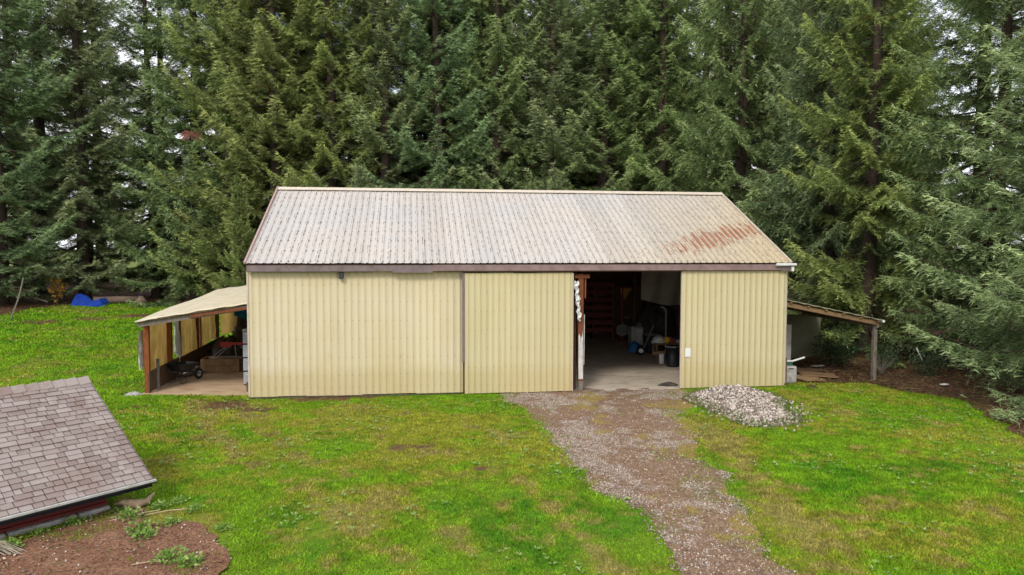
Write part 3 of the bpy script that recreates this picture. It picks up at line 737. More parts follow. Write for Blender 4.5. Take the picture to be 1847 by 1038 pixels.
for i in range(6):
    MB().box((LX+.16, 2.4 if i < 3 else 7.3, .24+(i % 3)*.235), (.04, 3.1 if i < 3 else 6.5, .225), 0, R(.6*(i % 3-1))).build('plank', 'wood_brown', lt)
MB().beam((LX+.24, 1.5, .1), (LX+.24, 1.5, 1.15), .09, .05, (0, 1, 0)).build('stake', 'wood_grey', lt)
MB().bx(LX-.05, -9.14, .62, LY1, -.1, .115).build('floor_slab', 'concrete_tan', lt)
def hang(name, x, y0, y1, ztop, zbot, seed, mat, label, sw=.11, ragged=.3, group=None, cat='tarp'):
    def fn(u, v):
        y = y0+(y1-y0)*u
        zt = ztop(u) if callable(ztop) else ztop; zb = (zbot(u) if callable(zbot) else zbot)+ragged*(float(fbm(u*6+seed, 1.3, seed, 4))-.5)
        z = zt+(zb-zt)*v
        dx = sw*(1-.5*v)*math.sin(u*11+seed+v*1.2)*v+.5*sw*math.sin(u*27+seed*2+v*3)*v+.09*(float(fbm(u*4+seed, v*4, seed+3, 3))-.5)
        return (x+dx, y+.05*math.sin(v*4+seed)*v, z)
    o = MB().grid(fn, 26, 22).build(name, mat, None, smooth=True); return tag(o, label, cat, group)
hang('hanging_tarp', LX+.02, 1.0, 3.25, lambda u: 2.20+.25*u, lambda u: .62+.12*u, 1, 'tarp_cream', 'yellowed tarp hung between the two front posts of the left lean-to', group='tarps hung along the left lean-to')
hang('hanging_tarp', LX-.12, .92, 1.35, lambda u: 2.15, lambda u: .85+.3*u, 9, 'white_cloth', 'narrow pale tarp edge curling outside the front post of the left lean-to', .05, .1, group='tarps hung along the left lean-to')
hang('hanging_tarp', LX+.06, 3.95, 4.4, lambda u: 2.5, lambda u: .75+.3*(1-u), 2, 'canvas', 'narrow twisted pale tarp strip left of the thin red post in the left lean-to', .07, .1, group='tarps hung along the left lean-to')
hang('hanging_tarp', LX+.06, 4.45, 6.5, lambda u: 2.55, lambda u: .38+.6*u**4, 3, 'tarp_cream', 'large yellowed tarp hung in the middle of the left lean-to side', group='tarps hung along the left lean-to')
hang('hanging_tarp', LX+.06, 6.95, 9.45, lambda u: 2.62, lambda u: .75+.2*u, 4, 'tarp_cream', 'creased yellowed tarp behind the double red posts of the left lean-to', group='tarps hung along the left lean-to')
def bt(u, v):
    z = 2.75-(1.75+.35*(float(fbm(u*5, 2., 5, 3))-.2))*v; return (LX+.02+1.95*u, LY1-.1+.08*math.sin(u*9+v*2), z)
tag(MB().grid(bt, 20, 14).build('hanging_tarp', 'tarp_cream', None, True), 'ragged yellowed tarp across the back of the left lean-to', 'tarp', 'tarps hung along the left lean-to')
def bt2(u, v): return (-11.25+1.0*u, 7.2+.12*math.sin(u*8+v), 2.88-.85*v-.25*u*v)
tag(MB().grid(bt2, 16, 12).build('hanging_blue_tarp', 'tarp_teal', None, True), 'teal blue tarp hanging against the barn wall in the left lean-to', 'tarp')
# wheelbarrow
wb = thing('wheelbarrow', 'black wheelbarrow parked beside the tarp wall in the left lean-to', 'wheelbarrow', (-11.95, 2.75, .115), R(62))
tr = MB(); n = 4
rim = [(-.52, -.33, .72), (.48, -.33, .66), (.48, .33, .66), (-.52, .33, .72)]; bot = [(-.30, -.2, .42), (.22, -.2, .40), (.22, .2, .40), (-.30, .2, .42)]
ri2 = [(x*.95, y*.95, z-.005) for x, y, z in rim]; bo2 = [(x*.93, y*.93, z+.02) for x, y, z in bot]
tr.add(rim+bot+ri2+bo2, [(0, 1, 5, 4), (1, 2, 6, 5), (2, 3, 7, 6), (3, 0, 4, 7), (7, 6, 5, 4)]+[(8, 12, 13, 9), (9, 13, 14, 10), (10, 14, 15, 11), (11, 15, 12, 8), (12, 15, 14, 13)]+[(0, 8, 9, 1), (1, 9, 10, 2), (2, 10, 11, 3), (3, 11, 8, 0)])
tr.build('tray', 'black', wb)
for s_ in (-1, 1):
    MB().tube([(.75, .07*s_, .2), (.2, .2*s_, .38), (-.4, .24*s_, .42), (-.95, .28*s_, .55)], .02, 6).build('handle', 'dark_metal', wb)
    MB().tube([(-.25, .23*s_, .42), (-.38, .25*s_, .02), (-.15, .25*s_, .02), (.05, .21*s_, .39)], .016, 6).build('leg', 'dark_metal', wb)
wh = MB().torus((.72, 0, .2), (0, 1, 0), .145, .055).build('wheel', 'rubber', wb, True)
MB().disc((.72, 0, .2), (0, 1, 0), .11, .06).build('hub', 'white_dirty', wh)
# crate and machine
cr = thing('wooden_box', 'low tan wooden box at the back of the left lean-to floor', 'box', (-11.15, 5.0, .115), R(-3))
for (x, y, wx, wy) in ((0, -.4, 1.42, .04), (0, .4, 1.42, .04), (-.69, 0, .04, .76), (.69, 0, .04, .76)):
    for k in range(2): MB().box((x, y, .14+k*.255), (wx, wy, .245)).build('board', 'wood_tan', cr)
MB().bx(-.7, .7, -.38, .38, .02, .06).build('bottom', 'wood_brown', cr)
rm = thing('machine_frame', 'red and steel implement frame lying on the wooden box in the left lean-to', 'machine', (-10.75, 5.15, .60), 0)
MB().bx(-.52, -.12, -.05, .05, .42, .62).bx(.28, .68, -.05, .05, .42, .62).bx(-.12, .28, -.04, .04, .50, .60).build('red_head', 'red_paint', rm, bevel=.01)
for a, b in (((-.85, -.1, .02), (-.1, 0, .56)), ((-.7, .15, .02), (0, 0, .56)), ((.1, -.2, .02), (0, 0, .56)), ((.5, .1, .02), (.1, 0, .56)), ((-.85, -.1, .02), (.4, -.2, .02))):
    MB().tube([a, ((a[0]+b[0])/2, (a[1]+b[1])/2, (a[2]+b[2])/2+.03), b], .018, 6).build('tube', 'steel', rm)
def lump(name, c, d, seed, mat, label, cat, n=18, group=None, rough=.35):
    def fn(u, v):
        th = u*2*math.pi; ph = v*math.pi*.52
        k = 1+rough*2*(float(fbm(math.cos(th)*2+seed, math.sin(th)*2+v*4, seed, 3))-.5)
        return (c[0]+d[0]*k*math.cos(th)*math.sin(ph), c[1]+d[1]*k*math.sin(th)*math.sin(ph), c[2]+d[2]*k*math.cos(ph))
    o = MB().grid(fn, n*2, n).build(name, mat, None, True); return tag(o, label, cat, group)
lump('scrap_heap', (-11.75, 8.3, .10), (.75, .9, .85), 3, 'junk', 'dark heap of scrap behind the wooden box in the left lean-to', 'heap')
lump('covered_heap', (-11.1, 9.6, .10), (.9, .7, 1.9), 5, 'junk', 'tall dark covered heap beside the barn wall in the left lean-to', 'heap')
rk = thing('wall_rack', 'small black two-bar rack hanging in the back of the left lean-to', 'rack', (-11.55, 8.7, 2.25))
for z in (-.1, .14): MB().tube([(-.5, 0, z), (.45, 0, z+.03)], .03, 6).build('bar', 'black', rk)
for x in (-.45, .3): MB().tube([(x, 0, -.25), (x, 0, .35)], .02, 6).build('upright', 'black', rk)
for i in range(2):
    tag(MB().box((-12.02+.03*i, 4.35-.05*i, .14+.05*i), (.24, 1.3, .045), R(-38+9*i)).build('loose_plank', 'wood_grey'), ('lower' if i == 0 else 'upper')+' grey plank of the pair lying beside the wooden box', 'plank', 'loose planks in the left lean-to')
dt = thing('drawer_tower', 'tower of pale grey plastic drawers against the barn corner in the left lean-to', 'drawers', (-9.44, 2.1, .115), R(1))
MB().bx(-.26, .26, -.24, .24, 0, 1.90).build('frame', 'dark_metal', dt)
for k in range(4):
    d = MB().bx(-.27, .25, -.30, .2, .05+k*.47, .47+k*.47).build('drawer', 'grey_plastic', dt, bevel=.02)
    MB().bx(-.18, .16, -.325, -.302, .37+k*.47, .405+k*.47).build('handle', 'white_dirty', d)
MB().bx(-.28, .26, -.32, .24, 1.905, 1.95).build('top', 'white_dirty', dt, bevel=.015)
tag(MB().beam((-9.28, .8, .0), (-9.3, .78, .42), .16, .2, (0, 1, 0)).build('wood_block', 'bark_log', None), 'dark rotten wood block at the left corner of the barn', 'block')
tag(MB().beam((-9.3, 1.2, .9), (-9.22, 1.25, 1.45), .06, .05, (0, 1, 0)).build('short_board', 'wood_red', None), 'short red board leaning on the barn wall by the drawers', 'board')
o = lump('rock', (-12.85, .55, .05), (.3, .22, .16), 12, 'stone_grey', 'flat pale rock beside the front post of the left lean-to', 'rock', 8)

# ------------------------------------------------------------------ right lean-to
rt = thing('lean_to', 'small open lean-to with one grey post on the right of the barn', 'lean-to')
RX0, RX1, RYA, RYB = 9.2, 13.05, .2, 5.6
def rroof(u, v):
    x = RX0+(RX1-RX0)*u; y = RYA+(RYB-RYA)*v; return (x, y, 3.05-.80*u+.012*math.sin(u*60)+.03*v)
o = MB().grid(rroof, 60, 6).build('roof', 'lean_roof_moss', rt); q = o.modifiers.new('t', 'SOLIDIFY'); q.thickness = .025; q.offset = 1
MB().beam((RX0, RYA+.12, 2.90), (RX1-.12, RYA+.12, 2.155), .05, .15).build('front_rafter', 'wood_tan', rt)
for y in (2.0, 3.8, 5.4): MB().beam((RX0, y, 2.91), (RX1-.1, y, 2.16), .05, .15).build('rafter', 'wood_brown', rt)
for i in range(6):
    x = RX0+.25+i*.68; MB().bx(x-.045, x+.045, RYA+.02, RYB-.1, 2.975-.2078*(x-RX0), 3.015-.2078*(x-RX0)).build('purlin', 'wood_tan', rt)
MB().tube([(RX1-.02, RYA-.02, 2.24), (RX1+.02, RYB, 2.28)], .05, 8).build('gutter', 'white', rt)
MB().beam((12.86, RYA+.25, -.05), (12.86, RYA+.25, 2.12), .13, .13, (0, 1, 0)).build('post', 'wood_grey', rt)
MB().beam((12.85, 5.3, -.05), (12.85, 5.3, 2.14), .12, .12, (0, 1, 0)).build('post', 'wood_grey', rt)
MB().beam((12.88, RYA+.1, 2.06), (12.88, 5.5, 2.08), .08, .14).build('outer_beam', 'wood_grey', rt)
def sheet(u, v):
    z = 2.05-1.95*v+(.12*u if v > .9 else 0); x = 9.3+4.25*u+(-.12*math.sin(v*5)*v if u > .9 else 0); return (x, 5.05+.07*math.sin(u*13+v*2)+.04*math.sin(v*8), z)
tag(MB().grid(sheet, 24, 14).build('hanging_sheet', 'sheet_mossy', None, True), 'mossy off-white sheet hung across the back of the right lean-to', 'sheet')
tag(MB().box((10.35, 2.2, .98), (.45, .06, 1.9), R(8)).build('pale_panel', 'white_dirty', None), 'narrow pale panel standing by the barn side under the right lean-to', 'panel')
cb = thing('storage_tote', 'grey plastic tote with slot handle and green lid beside the right barn corner', 'tote', (9.62, .62, 0))
MB().bx(-.24, .24, -.2, .2, 0, .62).build('body', 'stone_grey', cb, bevel=.06)
MB().bx(-.09, .09, -.215, -.195, .52, .555).build('slot', 'black', cb)
MB().bx(-.22, .16, -.02, .2, .62, .74).build('lid', 'green_plastic', cb, bevel=.02)
tag(MB().tube([(9.15, .55, .80), (9.75, .6, .78), (10.2, .55, .92)], .035, 8).build('white_pipe', 'white', None), 'short white pipe lying across the tote by the barn corner', 'pipe')
for i, (x, y, rz, wx, wy, mt, lab) in enumerate(((10.55, 1.0, 12, .95, 1.0, 'wood_pale', 'broken pale plywood board nearest the tote under the right lean-to'), (11.25, 1.45, -20, 1.3, .9, 'wood_tan', 'tan plywood board lying in the middle under the right lean-to'), (11.1, 2.3, 8, 1.8, .8, 'wood_brown', 'brown board lying deepest under the right lean-to'))):
    tag(MB().box((x, y, .085+.03*i), (wx, wy, .03), R(rz), R(2-2*i), R(2)).build('plywood_board', mt, None), lab, 'board', 'boards under the right lean-to')
tag(MB().box((12.3, 3.2, .14), (.5, .18, .03), R(12)).build('white_board', 'white_dirty', None), 'small white board on the soil under the right lean-to', 'board')

# ------------------------------------------------------------------ things inside the barn
FZ = .032
def can(name, loc, r0, r1, h, mat, label, cat, rim=True):
    t = thing(name, label, cat, loc)
    MB().lathe([(r0, 0), (r0*1.01, .02), (r1, h), (r1*.94, h), (r0*.93, .04)], n=20).build('body', mat, t, True)
    if rim: MB().torus((0, 0, h), (0, 0, 1), r1, .018).build('rim', mat, t, True)
    return t
t = can('dustbin', (6.60, 4.35, FZ), .23, .29, .80, 'black', 'black plastic bin with a white strip on its rim in the doorway', 'bin')
MB().tube([(-.3, -.02, .82), (0, -.3, .83), (.3, -.05, .82)], .02, 6).build('strip', 'white_dirty', t)
can('dustbin', (7.15, 4.7, FZ), .24, .28, .78, 'black', 'black bin half hidden behind the right-hand sliding door', 'bin')
can('bucket', (6.42, 5.15, FZ), .10, .125, .40, 'white', 'slim white bucket beside the black bin', 'bucket', False)
ht = thing('hand_truck', 'black hand truck with white wheel hub leaning in the barn doorway', 'hand truck', (6.42, 7.75, FZ), R(-18))
for s_ in (-1, 1):
    MB().tube([(0, .16*s_, .12), (.25, .16*s_, .75), (.50, .13*s_, 1.35)], .028, 8).build('rail', 'steel', ht)
    w_ = MB().torus((-.05, .26*s_, .2), (0, 1, 0), .145, .055).build('wheel', 'rubber', ht, True)
    MB().disc((-.05, .26*s_, .2), (0, 1, 0), .115, .06).build('hub', 'white', w_)
for k in range(4): MB().tube([(.06+.12*k, -.16, .28+.3*k), (.06+.12*k, .16, .28+.3*k)], .016, 6).build('rung', 'dark_metal', ht)
MB().box((-.2, 0, .04), (.32, .4, .02)).build('toe_plate', 'dark_metal', ht)
wsh = thing('white_cabinet', 'white cabinet with things on top at the back of the barn', 'cabinet', (6.9, 10.3, FZ))
MB().bx(-.30, .30, -.3, .3, 0, 1.0).build('body', 'white_dirty', wsh, bevel=.02); MB().bx(.0, .28, -.325, -.302, .1, .9).build('door', 'white', wsh, bevel=.01)
tag(MB().lathe([(.13, 0), (.16, .08), (.05, .2)], (7.05, 10.2, 1.04), 10).build('bowl', 'steel', None, True), 'small steel bowl on the white cabinet', 'bowl')
bn = thing('grey_bin', 'dark grey square bin behind the hand truck', 'bin', (7.0, 8.3, FZ), R(8)); MB().add([(-.24, -.24, 0), (.24, -.24, 0), (.24, .24, 0), (-.24, .24, 0), (-.29, -.29, .82), (.29, -.29, .82), (.29, .29, .82), (-.29, .29, .82)], [(3, 2, 1, 0), (0, 1, 5, 4), (1, 2, 6, 5), (2, 3, 7, 6), (3, 0, 4, 7), (4, 5, 6, 7)]).build('body', 'dark_metal', bn, bevel=.02)
MB().bx(-.31, .31, -.31, .31, .82, .87).build('lid', 'steel', bn, bevel=.02)
lump('blue_bag', (6.35, 8.7, FZ), (.34, .3, .45), 22, 'blue_plastic', 'crumpled blue plastic bag at the foot of the hand truck', 'bag', 10)
bench = thing('work_bench', 'low cluttered wooden bench behind the black bin in the barn', 'bench', (7.25, 6.4, FZ), R(-6))
MB().bx(-.75, .8, -.4, .4, .66, .71).build('top', 'wood_tan', bench)
for x in (-.68, .72):
    for y in (-.34, .34): MB().bx(x-.04, x+.04, y-.04, y+.04, 0, .66).build('leg', 'wood_tan', bench)
MB().beam((-.9, -.5, .30), (.25, -.5, .40), .04, .13).build('rail', 'wood_pale', bench)
lump('white_cloth', (6.75, 6.45, .73), (.32, .26, .30), 31, 'white_cloth', 'rumpled white cloth on the low bench', 'cloth', 10)
lump('pink_cloth', (7.22, 6.4, .73), (.30, .26, .24), 32, 'pink_cloth', 'rumpled pink cloth on the low bench', 'cloth', 10)
lump('dark_cloth', (8.3, 7.6, .03), (.6, .5, .95), 33, 'navy', 'dark heap of cloth behind the low bench', 'heap', 10)
tag(MB().lathe([(.01, 0), (.09, .03), (.14, .12), (.14, .17), (.09, .26), (.01, .29)], (6.98, 6.05, .745), 16).build('yellow_ball', 'yellow', None, True), 'bright yellow ball on the bench edge', 'ball')
tag(MB().box((7.66, 6.2, .82), (.36, .25, .15), R(10)).build('small_box', 'white_dirty', None, bevel=.01), 'small white box at the right end of the bench', 'box')
cn = thing('canopy_frame', 'white bent pipe frame of a canopy inside the barn', 'frame', (0, 0, 0))
MB().tube([(7.72, 8.3, FZ), (7.72, 8.3, 1.85), (7.70, 8.3, 2.0), (7.62, 8.3, 2.1)], .035, 8).build('leg', 'white_dirty', cn)
MB().tube([(7.62, 8.3, 2.1), (7.5, 8.35, 2.14)], .035, 8).build('top_rail', 'white_dirty', cn)
def cv(u, v):
    x = 6.25+2.5*u; zb = 2.55-.45*u-.15*math.sin(u*5)*u; z = 3.9+(zb-3.9)*v; return (x, 7.4+.10*math.sin(u*17+v*2)+.3*v*u, z)
tag(MB().grid(cv, 26, 14).build('canvas_sheet', 'canvas', None, True), 'grey-white canvas sheet hanging from the barn ceiling at right', 'sheet')
st = thing('red_stand', 'tall red floor stand with orange gusset and pale round plate deep in the barn', 'stand', (6.75, 12.1, FZ))
MB().tube([(0, 0, 0), (0, 0, 2.75)], .08, 10).build('column', 'maroon', st); MB().box((0, 0, .05), (.34, .5, .1)).build('foot', 'maroon', st)
MB().prism([(-.12, -.06, 2.75), (.5, -.06, 2.75), (.06, -.06, 2.15), (-.02, -.06, 2.15)], (0, .08, 0)).build('gusset', 'orange_paint', st)
w_ = MB().torus((-.03, -.15, .62), (0, 1, 0), .29, .025, 24).build('ring', 'white_dirty', st, True); MB().disc((-.03, -.13, .62), (0, 1, 0), .28, .02, 24).build('plate', 'steel', w_)
MB().bx(.05, .4, -.1, .1, 1.2, 1.34).build('bracket', 'steel', st)
MB().bx(-.3, .95, -.05, .05, 2.76, 2.86).build('arm', 'maroon', st)
sh = thing('storage_shelf', 'maroon slatted rack against the back wall left of the red stand', 'shelf', (5.6, 13.8, FZ))
for x in (-1.05, 0, 1.05): MB().bx(x-.05, x+.05, -.3, .3, 0, 2.9).build('upright', 'maroon', sh)
for k in range(7): MB().bx(-1.1, 1.1, -.32, -.305, .35+k*.4, .58+k*.4).build('slat', 'maroon', sh)
can('bucket', (8.1, 13.0, FZ), .2, .24, .6, 'grey_plastic', 'grey bucket in the dark back corner of the barn', 'bucket')
lump('floor_rag', (5.02, .42, FZ), (.34, .18, .12), 44, 'junk', 'dark rag dropped on the concrete by the right-hand door', 'rag', 10)
lump('stored_heap', (8.3, 11.0, FZ), (1.0, 1.2, 1.9), 45, 'junk', 'dark covered heap in the right back corner of the barn', 'heap', 12)
tag(MB().bx(1.42, 1.52, .55, .95, FZ, .62).build('small_crate', 'white_dirty', None, bevel=.01), 'pale crate just inside the barn behind the door post', 'crate')

# ------------------------------------------------------------------ low shed, bottom left
shed = thing('low_shed', 'low red shed with brown-grey shingled roof in the bottom left corner', 'shed')
RUN, RISE, LEN = 2.6, 1.6, 7.2
def sp(a, b, h=0.):   # a: metres along the eave from its right end (leftwards), b: metres up the slope, h above it
    L = math.hypot(RUN, RISE); up = (-SN*RUN+Vector((0, 0, RISE)))/L; nn = (SN*RISE+Vector((0, 0, RUN)))/L
    return SE-SD*a+up*b+nn*h
SL = math.hypot(RUN, RISE)
deck = MB()
for sgn in (1,):
    P = [sp(0, 0, -.03), sp(LEN, 0, -.03), sp(LEN, SL, -.03), sp(0, SL, -.03)]
    Q = [SE-SD*a-SN*2*RUN+Vector((0, 0, -.03)) for a in (0, LEN)]
    deck.add(P+Q, [(0, 3, 2, 1), (3, 4, 5, 2)])
    P2 = [p-Vector((0, 0, .1)) for p in P]; deck.add(P2+[q-Vector((0, 0, .1)) for q in Q], [(0, 1, 2, 3), (3, 2, 5, 4)])
    deck.add([P[0], P[3], P2[3], P2[0]], [(0, 1, 2, 3)]); deck.add([P[3], Q[0], Q[0]-Vector((0, 0, .1)), P2[3]], [(0, 1, 2, 3)])
roof2 = deck.build('roof', 'dark_metal', shed)
# three-tab style shingles laid course by course; each course starts at its own offset
EXPO = SL/24
def tabmesh(wd, nm='shingle'):
    t_ = .030; L_ = EXPO*1.35; me = MB()
    me.add([(0, 0, 0), (wd-.014, 0, 0), (wd-.014, L_, -.006), (0, L_, -.006), (0, 0, t_), (wd-.014, 0, t_), (wd-.014, L_, .004), (0, L_, .004)],
           [(4, 5, 6, 7), (0, 1, 5, 4), (1, 2, 6, 5), (0, 4, 7, 3)])
    return me.mesh(nm)
tabs = {wd: tabmesh(wd) for wd in (.12, .16, .20, .28)}
ex = (sp(1, 0)-sp(0, 0)).normalized(); ey = (sp(0, 1)-sp(0, 0)).normalized(); ez = ex.cross(ey)
if ez.z < 0: ex = -ex; ez = -ez; FL = True
else: FL = False
RM = Matrix((ex, ey, ez)).transposed().to_4x4()
rng = random.Random(3); placed = []
for c_ in range(24):
    a = rng.uniform(-.05, .12); b = c_*EXPO
    a = 0.
    first = True
    while a < 5.2:
        wd = rng.choice((.12, .16, .16, .20, .20, .28))
        if first: wd = rng.choice((.12, .16, .20)); first = False
        placed.append((c_, a, b, wd)); a += wd
def camdist(q): return (q-M.translation).length
placed.sort(key=lambda q: camdist(sp(q[1], q[2])))
vis = []
for q in placed:
    P0 = sp(q[1]+q[3], q[2]); l = M.inverted() @ P0
    vis.append(l.x/-l.z*F_PX+PW/2 > -12)
keep = [q for q, v in zip(placed, vis) if v][:300]; rest = [q for q in placed if q not in keep]
stuff = MB()
def tabmat(q):
    a = q[1]+(q[3] if FL else 0)
    # ex points rightwards when flipped: anchor at the left end
    org = sp(q[1]+q[3], q[2], .0) if FL else sp(q[1], q[2], .0)
    r2 = random.Random(int(q[1]*1000)+q[0]*7919)
    T = Matrix.Translation(org+ez*r2.uniform(0, .012)) @ RM @ Matrix.Rotation(R(r2.uniform(-1.2, 1.2)), 4, 'Z') @ Matrix.Rotation(R(r2.uniform(-.3, 1.8)), 4, 'X')
    return T
for q in keep:
    o = link('shingle', tabs[q[3]], 'shingle', roof2); o.matrix_local = tabmat(q)
for q in rest:
    T = tabmat(q); me = tabs[q[3]]
    stuff.add([T @ v.co for v in me.vertices], [tuple(p.vertices) for p in me.polygons])
o = stuff.build('shingles', 'shingle', roof2); o['kind'] = 'stuff'
cap = MB().add([(.012, -.16, -.045), (.27, -.16, -.02), (.27, 0, .10), (.012, 0, .075), (.012, .16, -.045), (.27, .16, -.02), (.012, -.16, -.08), (.27, -.16, -.08)], [(0, 1, 2, 3), (3, 2, 5, 4), (6, 7, 1, 0), (1, 7, 5, 2)]).mesh('ridge_shingle')
rid = SE-SN*RUN+Vector((0, 0, RISE))
for k in range(22):
    o = link('ridge_shingle', cap, 'shingle', roof2); o.matrix_local = Matrix.Translation(rid-SD*(.27+k*.235)+Vector((0, 0, -.02+.004*(k % 2)))) @ Matrix.Rotation(R(90)-SANG, 4, 'Z')
# gutter: pale top lip and dark trough
gt = MB().beam(SE+SD*.05+SN*.02+Vector((0, 0, -.037)), SE-SD*LEN+SN*.02+Vector((0, 0, -.037)), .07, .038).build('gutter', 'black', shed)
MB().beam(SE+SD*.04+SN*.05+Vector((0, 0, .0)), SE-SD*LEN+SN*.05+Vector((0, 0, .0)), .06, .035).build('gutter_lip', 'white_dirty', gt)
MB().beam(sp(-.012, -.02, -.02), sp(-.012, SL, -.02), .02, .06).build('rake_board', 'mauve', shed)
wc = SE-SD*.6-SN*.52; wc.z = 0
w0 = MB().add([wc+Vector((0, 0, .24)), wc-SD*6+Vector((0, 0, .24)), wc-SD*6+Vector((0, 0, .85)), wc+Vector((0, 0, .85))], [(0, 1, 2, 3)])
w0 = MB().prism([wc+Vector((0, 0, -.0)), wc-SN*4.16+Vector((0, 0, .0)), wc-SN*4.16+Vector((0, 0, .80)), wc-SN*2.08+Vector((0, 0, 2.05)), wc+Vector((0, 0, .80))], -SD*6)
w0.build('wall', 'shed_red', shed)
MB().beam(wc+SN*.03+Vector((0, 0, .19)), wc-SD*6+SN*.03+Vector((0, 0, .19)), .05, .05).build('skirt_board', 'shed_red', shed)
fd = None
for k, (a0, a1) in enumerate(((-.02, .52), (.55, 1.62), (1.65, 2.9), (2.93, 4.4), (4.43, 6))):
    q = MB(); A = wc-SD*a0+SN*.055; B = wc-SD*a1+SN*.055
    q.beam(A+Vector((0, 0, .05)), B+Vector((0, 0, .05)), .14, .20); q.build('footing_block', 'stone_grey', shed, bevel=.025)

# ------------------------------------------------------------------ scatter helpers
rg = np.random.default_rng(11)
def tri_cloud(base, direc, length, width, leafattr=None, lawnattr=None, flat=None, name='m'):
    """one slim triangle per element; base (n,3) direc (n,3 unit)"""
    n = len(base)
    ref = rg.normal(size=(n, 3)) if flat is None else flat
    pr = np.cross(direc, ref); pr /= np.linalg.norm(pr, axis=1)[:, None]+1e-9
    V = np.empty((n, 3, 3), np.float32)
    V[:, 0] = base-pr*width[:, None]; V[:, 1] = base+pr*width[:, None]; V[:, 2] = base+direc*length[:, None]
    Fc = np.arange(n*3).reshape(n, 3)
    la = None if leafattr is None else np.repeat(leafattr[:, None], 3, 1).reshape(-1, 3)
    lw = None if lawnattr is None else np.repeat(lawnattr[:, None], 3, 1).reshape(-1, 3)
    return np_mesh(name, V.reshape(-1, 3), Fc, leaf=la, lawn=lw)

def leaf_cloud(base, direc, length, width, A, flat, name):
    n = len(base); pr = unit(np.cross(direc, flat)); up = np.cross(pr, direc)
    V = np.empty((n, 4, 3), np.float32); mid = base+direc*(length*.5)[:, None]+up*(length*.06)[:, None]
    V[:, 0] = base; V[:, 1] = mid+pr*width[:, None]; V[:, 2] = base+direc*length[:, None]; V[:, 3] = mid-pr*width[:, None]
    return np_mesh(name, V.reshape(-1, 3), np.arange(n*4).reshape(n, 4), leaf=np.repeat(A[:, None], 4, 1).reshape(-1, 3))
